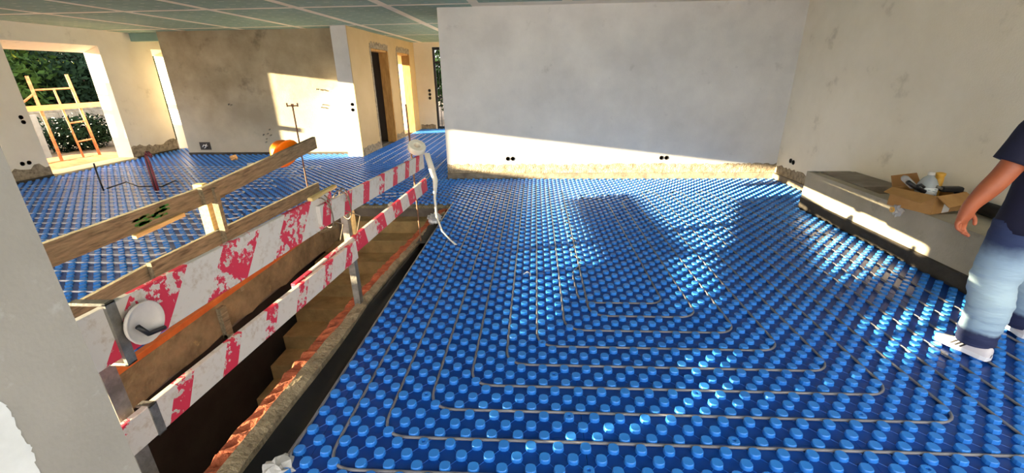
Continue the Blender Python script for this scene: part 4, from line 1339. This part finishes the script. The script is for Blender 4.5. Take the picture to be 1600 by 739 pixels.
sc = empty('scaffold', (-10.6, 9.5, -.1), 'rusty tubular scaffold frame with plank standing outside the opening', 'scaffold')
def spt(x, y, z): return (x+10.6, y-9.5, z+.1)
def upright(a, b, rr=.026): MB().tube([spt(*a), spt(*b)], rr, 10).build('upright', scaf_m, sc, smooth=True)
upright((-10.6, 9.06, -.12), (-10.6, 9.0, 1.83), .03)
upright((-10.6, 9.95, -.12), (-10.6, 9.82, 1.86), .03)
upright((-10.6, 9.55, -.02), (-10.6, 9.44, 1.56), .02)
for (ya, yb_, z) in ((9.03, 9.85, 1.55), (9.5, 9.9, .82), (9.53, 9.93, .40)):
    MB().tube([spt(-10.6, ya, z), spt(-10.6, yb_, z+.02)], .018, 8).build('rung', scaf_m, sc, smooth=True)
MB().tube([spt(-10.6, 9.04, 1.5), spt(-10.78, 8.62, 1.14)], .02, 8).build('brace', scaf_m, sc, smooth=True)
MB().tube([spt(-10.6, 8.6, .05), spt(-10.6, 9.95, .02)], .018, 8).build('foot_tube', scaf_m, sc, smooth=True)
o = MB().cbox(-10.58, -10.54, 8.3, 11.0, 1.13, 1.24).build('scaffold_plank', plank_or)
tag(o, 'orange lit plank laid across the scaffold frame outside', 'plank')
struct('ground_terrace', MB().box(XW-.37, 30, -30, YREAR-.1, -.5, -.12).box(XR+.2, 30, YREAR-.1, 15.5, -.5, -.12).box(XBL+.2, XR+.2, YB+.25, 15.5, -.5, -.12), mat('pale_terrace_stone', rgb(226, 218, 204), rgb(206, 198, 184), 2, rough=.9))  # unseen pale ground added to bounce sky light indoors
# low block wall
bwl = empty('garden_block_wall', (-14, 12, -.12), 'low grey block garden wall behind the scaffold', 'wall')
r = np.random.default_rng(30)
blk = None
for row in range(6):
    for k in range(22):
        y = -6+.5*k+(.25 if row % 2 else 0)
        if blk is None:
            blk = MB().cbox(-.1, .1, -.242, .242, 0, .192, .008).build('block', block_m, bwl); o = blk
        else:
            o = blk.copy(); col.objects.link(o)
        o.location = (float(r.uniform(-.012, .012)), y, .2*row)
MB().box(-.085, .085, -6.25, 4.99, -.1, 1.19).build('mortar', mortar_m, bwl)
o = MB().cbox(-12.4, -12.34, 8.9, 10.35, -.12, .95).build('leaning_board', sheet_m)
tag(o, 'blue grey board standing upright outside behind the scaffold', 'board')

def foliage(n, c, rad, leaf, seed, flat=1.0, shell=.55):
    rg = np.random.default_rng(seed)
    d = rg.normal(size=(n, 3)); d /= np.linalg.norm(d, axis=1)[:, None]
    rr = (shell+(1-shell)*rg.random(n))[:, None]
    lump = 1+.22*np.sin(d[:, 0:1]*5+seed)*np.cos(d[:, 1:2]*6+seed*2)+.12*np.sin(d[:, 2:3]*11)
    p = np.array(c)+d*rr*lump*np.array(rad)
    t = rg.normal(size=(n, 3)); t /= np.linalg.norm(t, axis=1)[:, None]
    b = np.cross(t, d+.3*rg.normal(size=(n, 3))); b /= (np.linalg.norm(b, axis=1)[:, None]+1e-9)
    s = leaf*(.6+.8*rg.random(n))[:, None]
    q = np.stack([p-t*s, p+b*s*.45, p+t*s, p-b*s*.45], 1).reshape(-1, 3)
    return q
def foliage_obj(name, qs, m, parent):
    q = np.concatenate(qs)
    n = len(q)//4
    me = bpy.data.meshes.new(name)
    me.vertices.add(len(q)); me.vertices.foreach_set('co', q.astype(np.float32).ravel())
    me.loops.add(len(q)); me.loops.foreach_set('vertex_index', np.arange(len(q), dtype=np.int32))
    me.polygons.add(n); me.polygons.foreach_set('loop_start', np.arange(0, len(q), 4, dtype=np.int32))
    me.polygons.foreach_set('loop_total', np.full(n, 4, dtype=np.int32))
    me.materials.append(m); me.update(calc_edges=True); me.validate()
    o = bpy.data.objects.new(name, me); col.objects.link(o); o.parent = parent
    o['kind'] = 'stuff'
    return o
def tree(name, x, y, h, w_, m, label, seed, n=4500, leaf=.11, trunk=True, group=None, cat='tree'):
    e = empty(name, (x, y, -.12), label, cat, group)
    qs = [foliage(n, (0, 0, h*.55), (w_, w_, h*.5), leaf, seed), foliage(n//3, (w_*.4, -w_*.5, h*.4), (w_*.7, w_*.7, h*.38), leaf, seed+1), foliage(n//3, (-w_*.3, w_*.6, h*.38), (w_*.7, w_*.7, h*.38), leaf, seed+2)]
    foliage_obj('foliage', qs, m, e)
    MB().tube([(0, 0, 0), (.05, .03, h*.35), (0, .05, h*.8)], [.12, .09, .03], 8).build('trunk', bark_m, e, smooth=True)
    return e
tl = 'trees behind the garden wall'
tree('hedge_tree', -17.5, 13.2, 3.6, 1.9, leaf1, 'green hedge tree beyond the garden wall, leftmost in the opening', 40, group=tl)
tree('hedge_tree', -17.2, 16.4, 3.4, 2.0, leaf2, 'dark hedge tree beyond the garden wall, middle of the opening', 44, group=tl)
tree('hedge_tree', -16.8, 19.2, 3.2, 1.9, leaf2, 'dark hedge tree beyond the garden wall, rightmost in the opening', 48, group=tl)
tree('hedge_tree', -20.5, 17.2, 6.0, 2.2, leaf3, 'tall sunlit yellow-green tree behind the dark hedge', 52, group=tl)
tree('hedge_tree', -20.5, 21.6, 5.5, 2.2, leaf1, 'tall green tree farthest right behind the dark hedge', 56, group=tl)
tree('hedge_tree', -21.5, 13.6, 6.0, 2.2, leaf1, 'tall green tree farthest left behind the hedge', 60, group=tl)
tree('hedge_tree', -11.8, 13.9, 3.4, .9, leaf1, 'green shrub seen through the narrow opening', 64, n=2600, leaf=.08)
tree('hedge_tree', -3.1, 19.0, 3.6, 1.6, leaf1, 'green tree behind the iron grille door of the hall', 68, n=3500)
# flowering shrub
fs_ = empty('flowering_shrub', (-12.9, 11.75, -.12), 'dark shrub dotted with small white flowers before the garden wall', 'shrub')
foliage_obj('foliage', [foliage(3200, (0, 0, .45), (.55, 1.1, .5), .06, 71)], leaf2, fs_)
foliage_obj('flowers', [foliage(340, (.06, -.05, .48), (.62, 1.15, .52), .022, 72, shell=.9)], petal_m, fs_)
MB().tube([(0, 0, 0), (.02, 0, .4)], [.04, .02], 6).build('stem', bark_m, fs_)
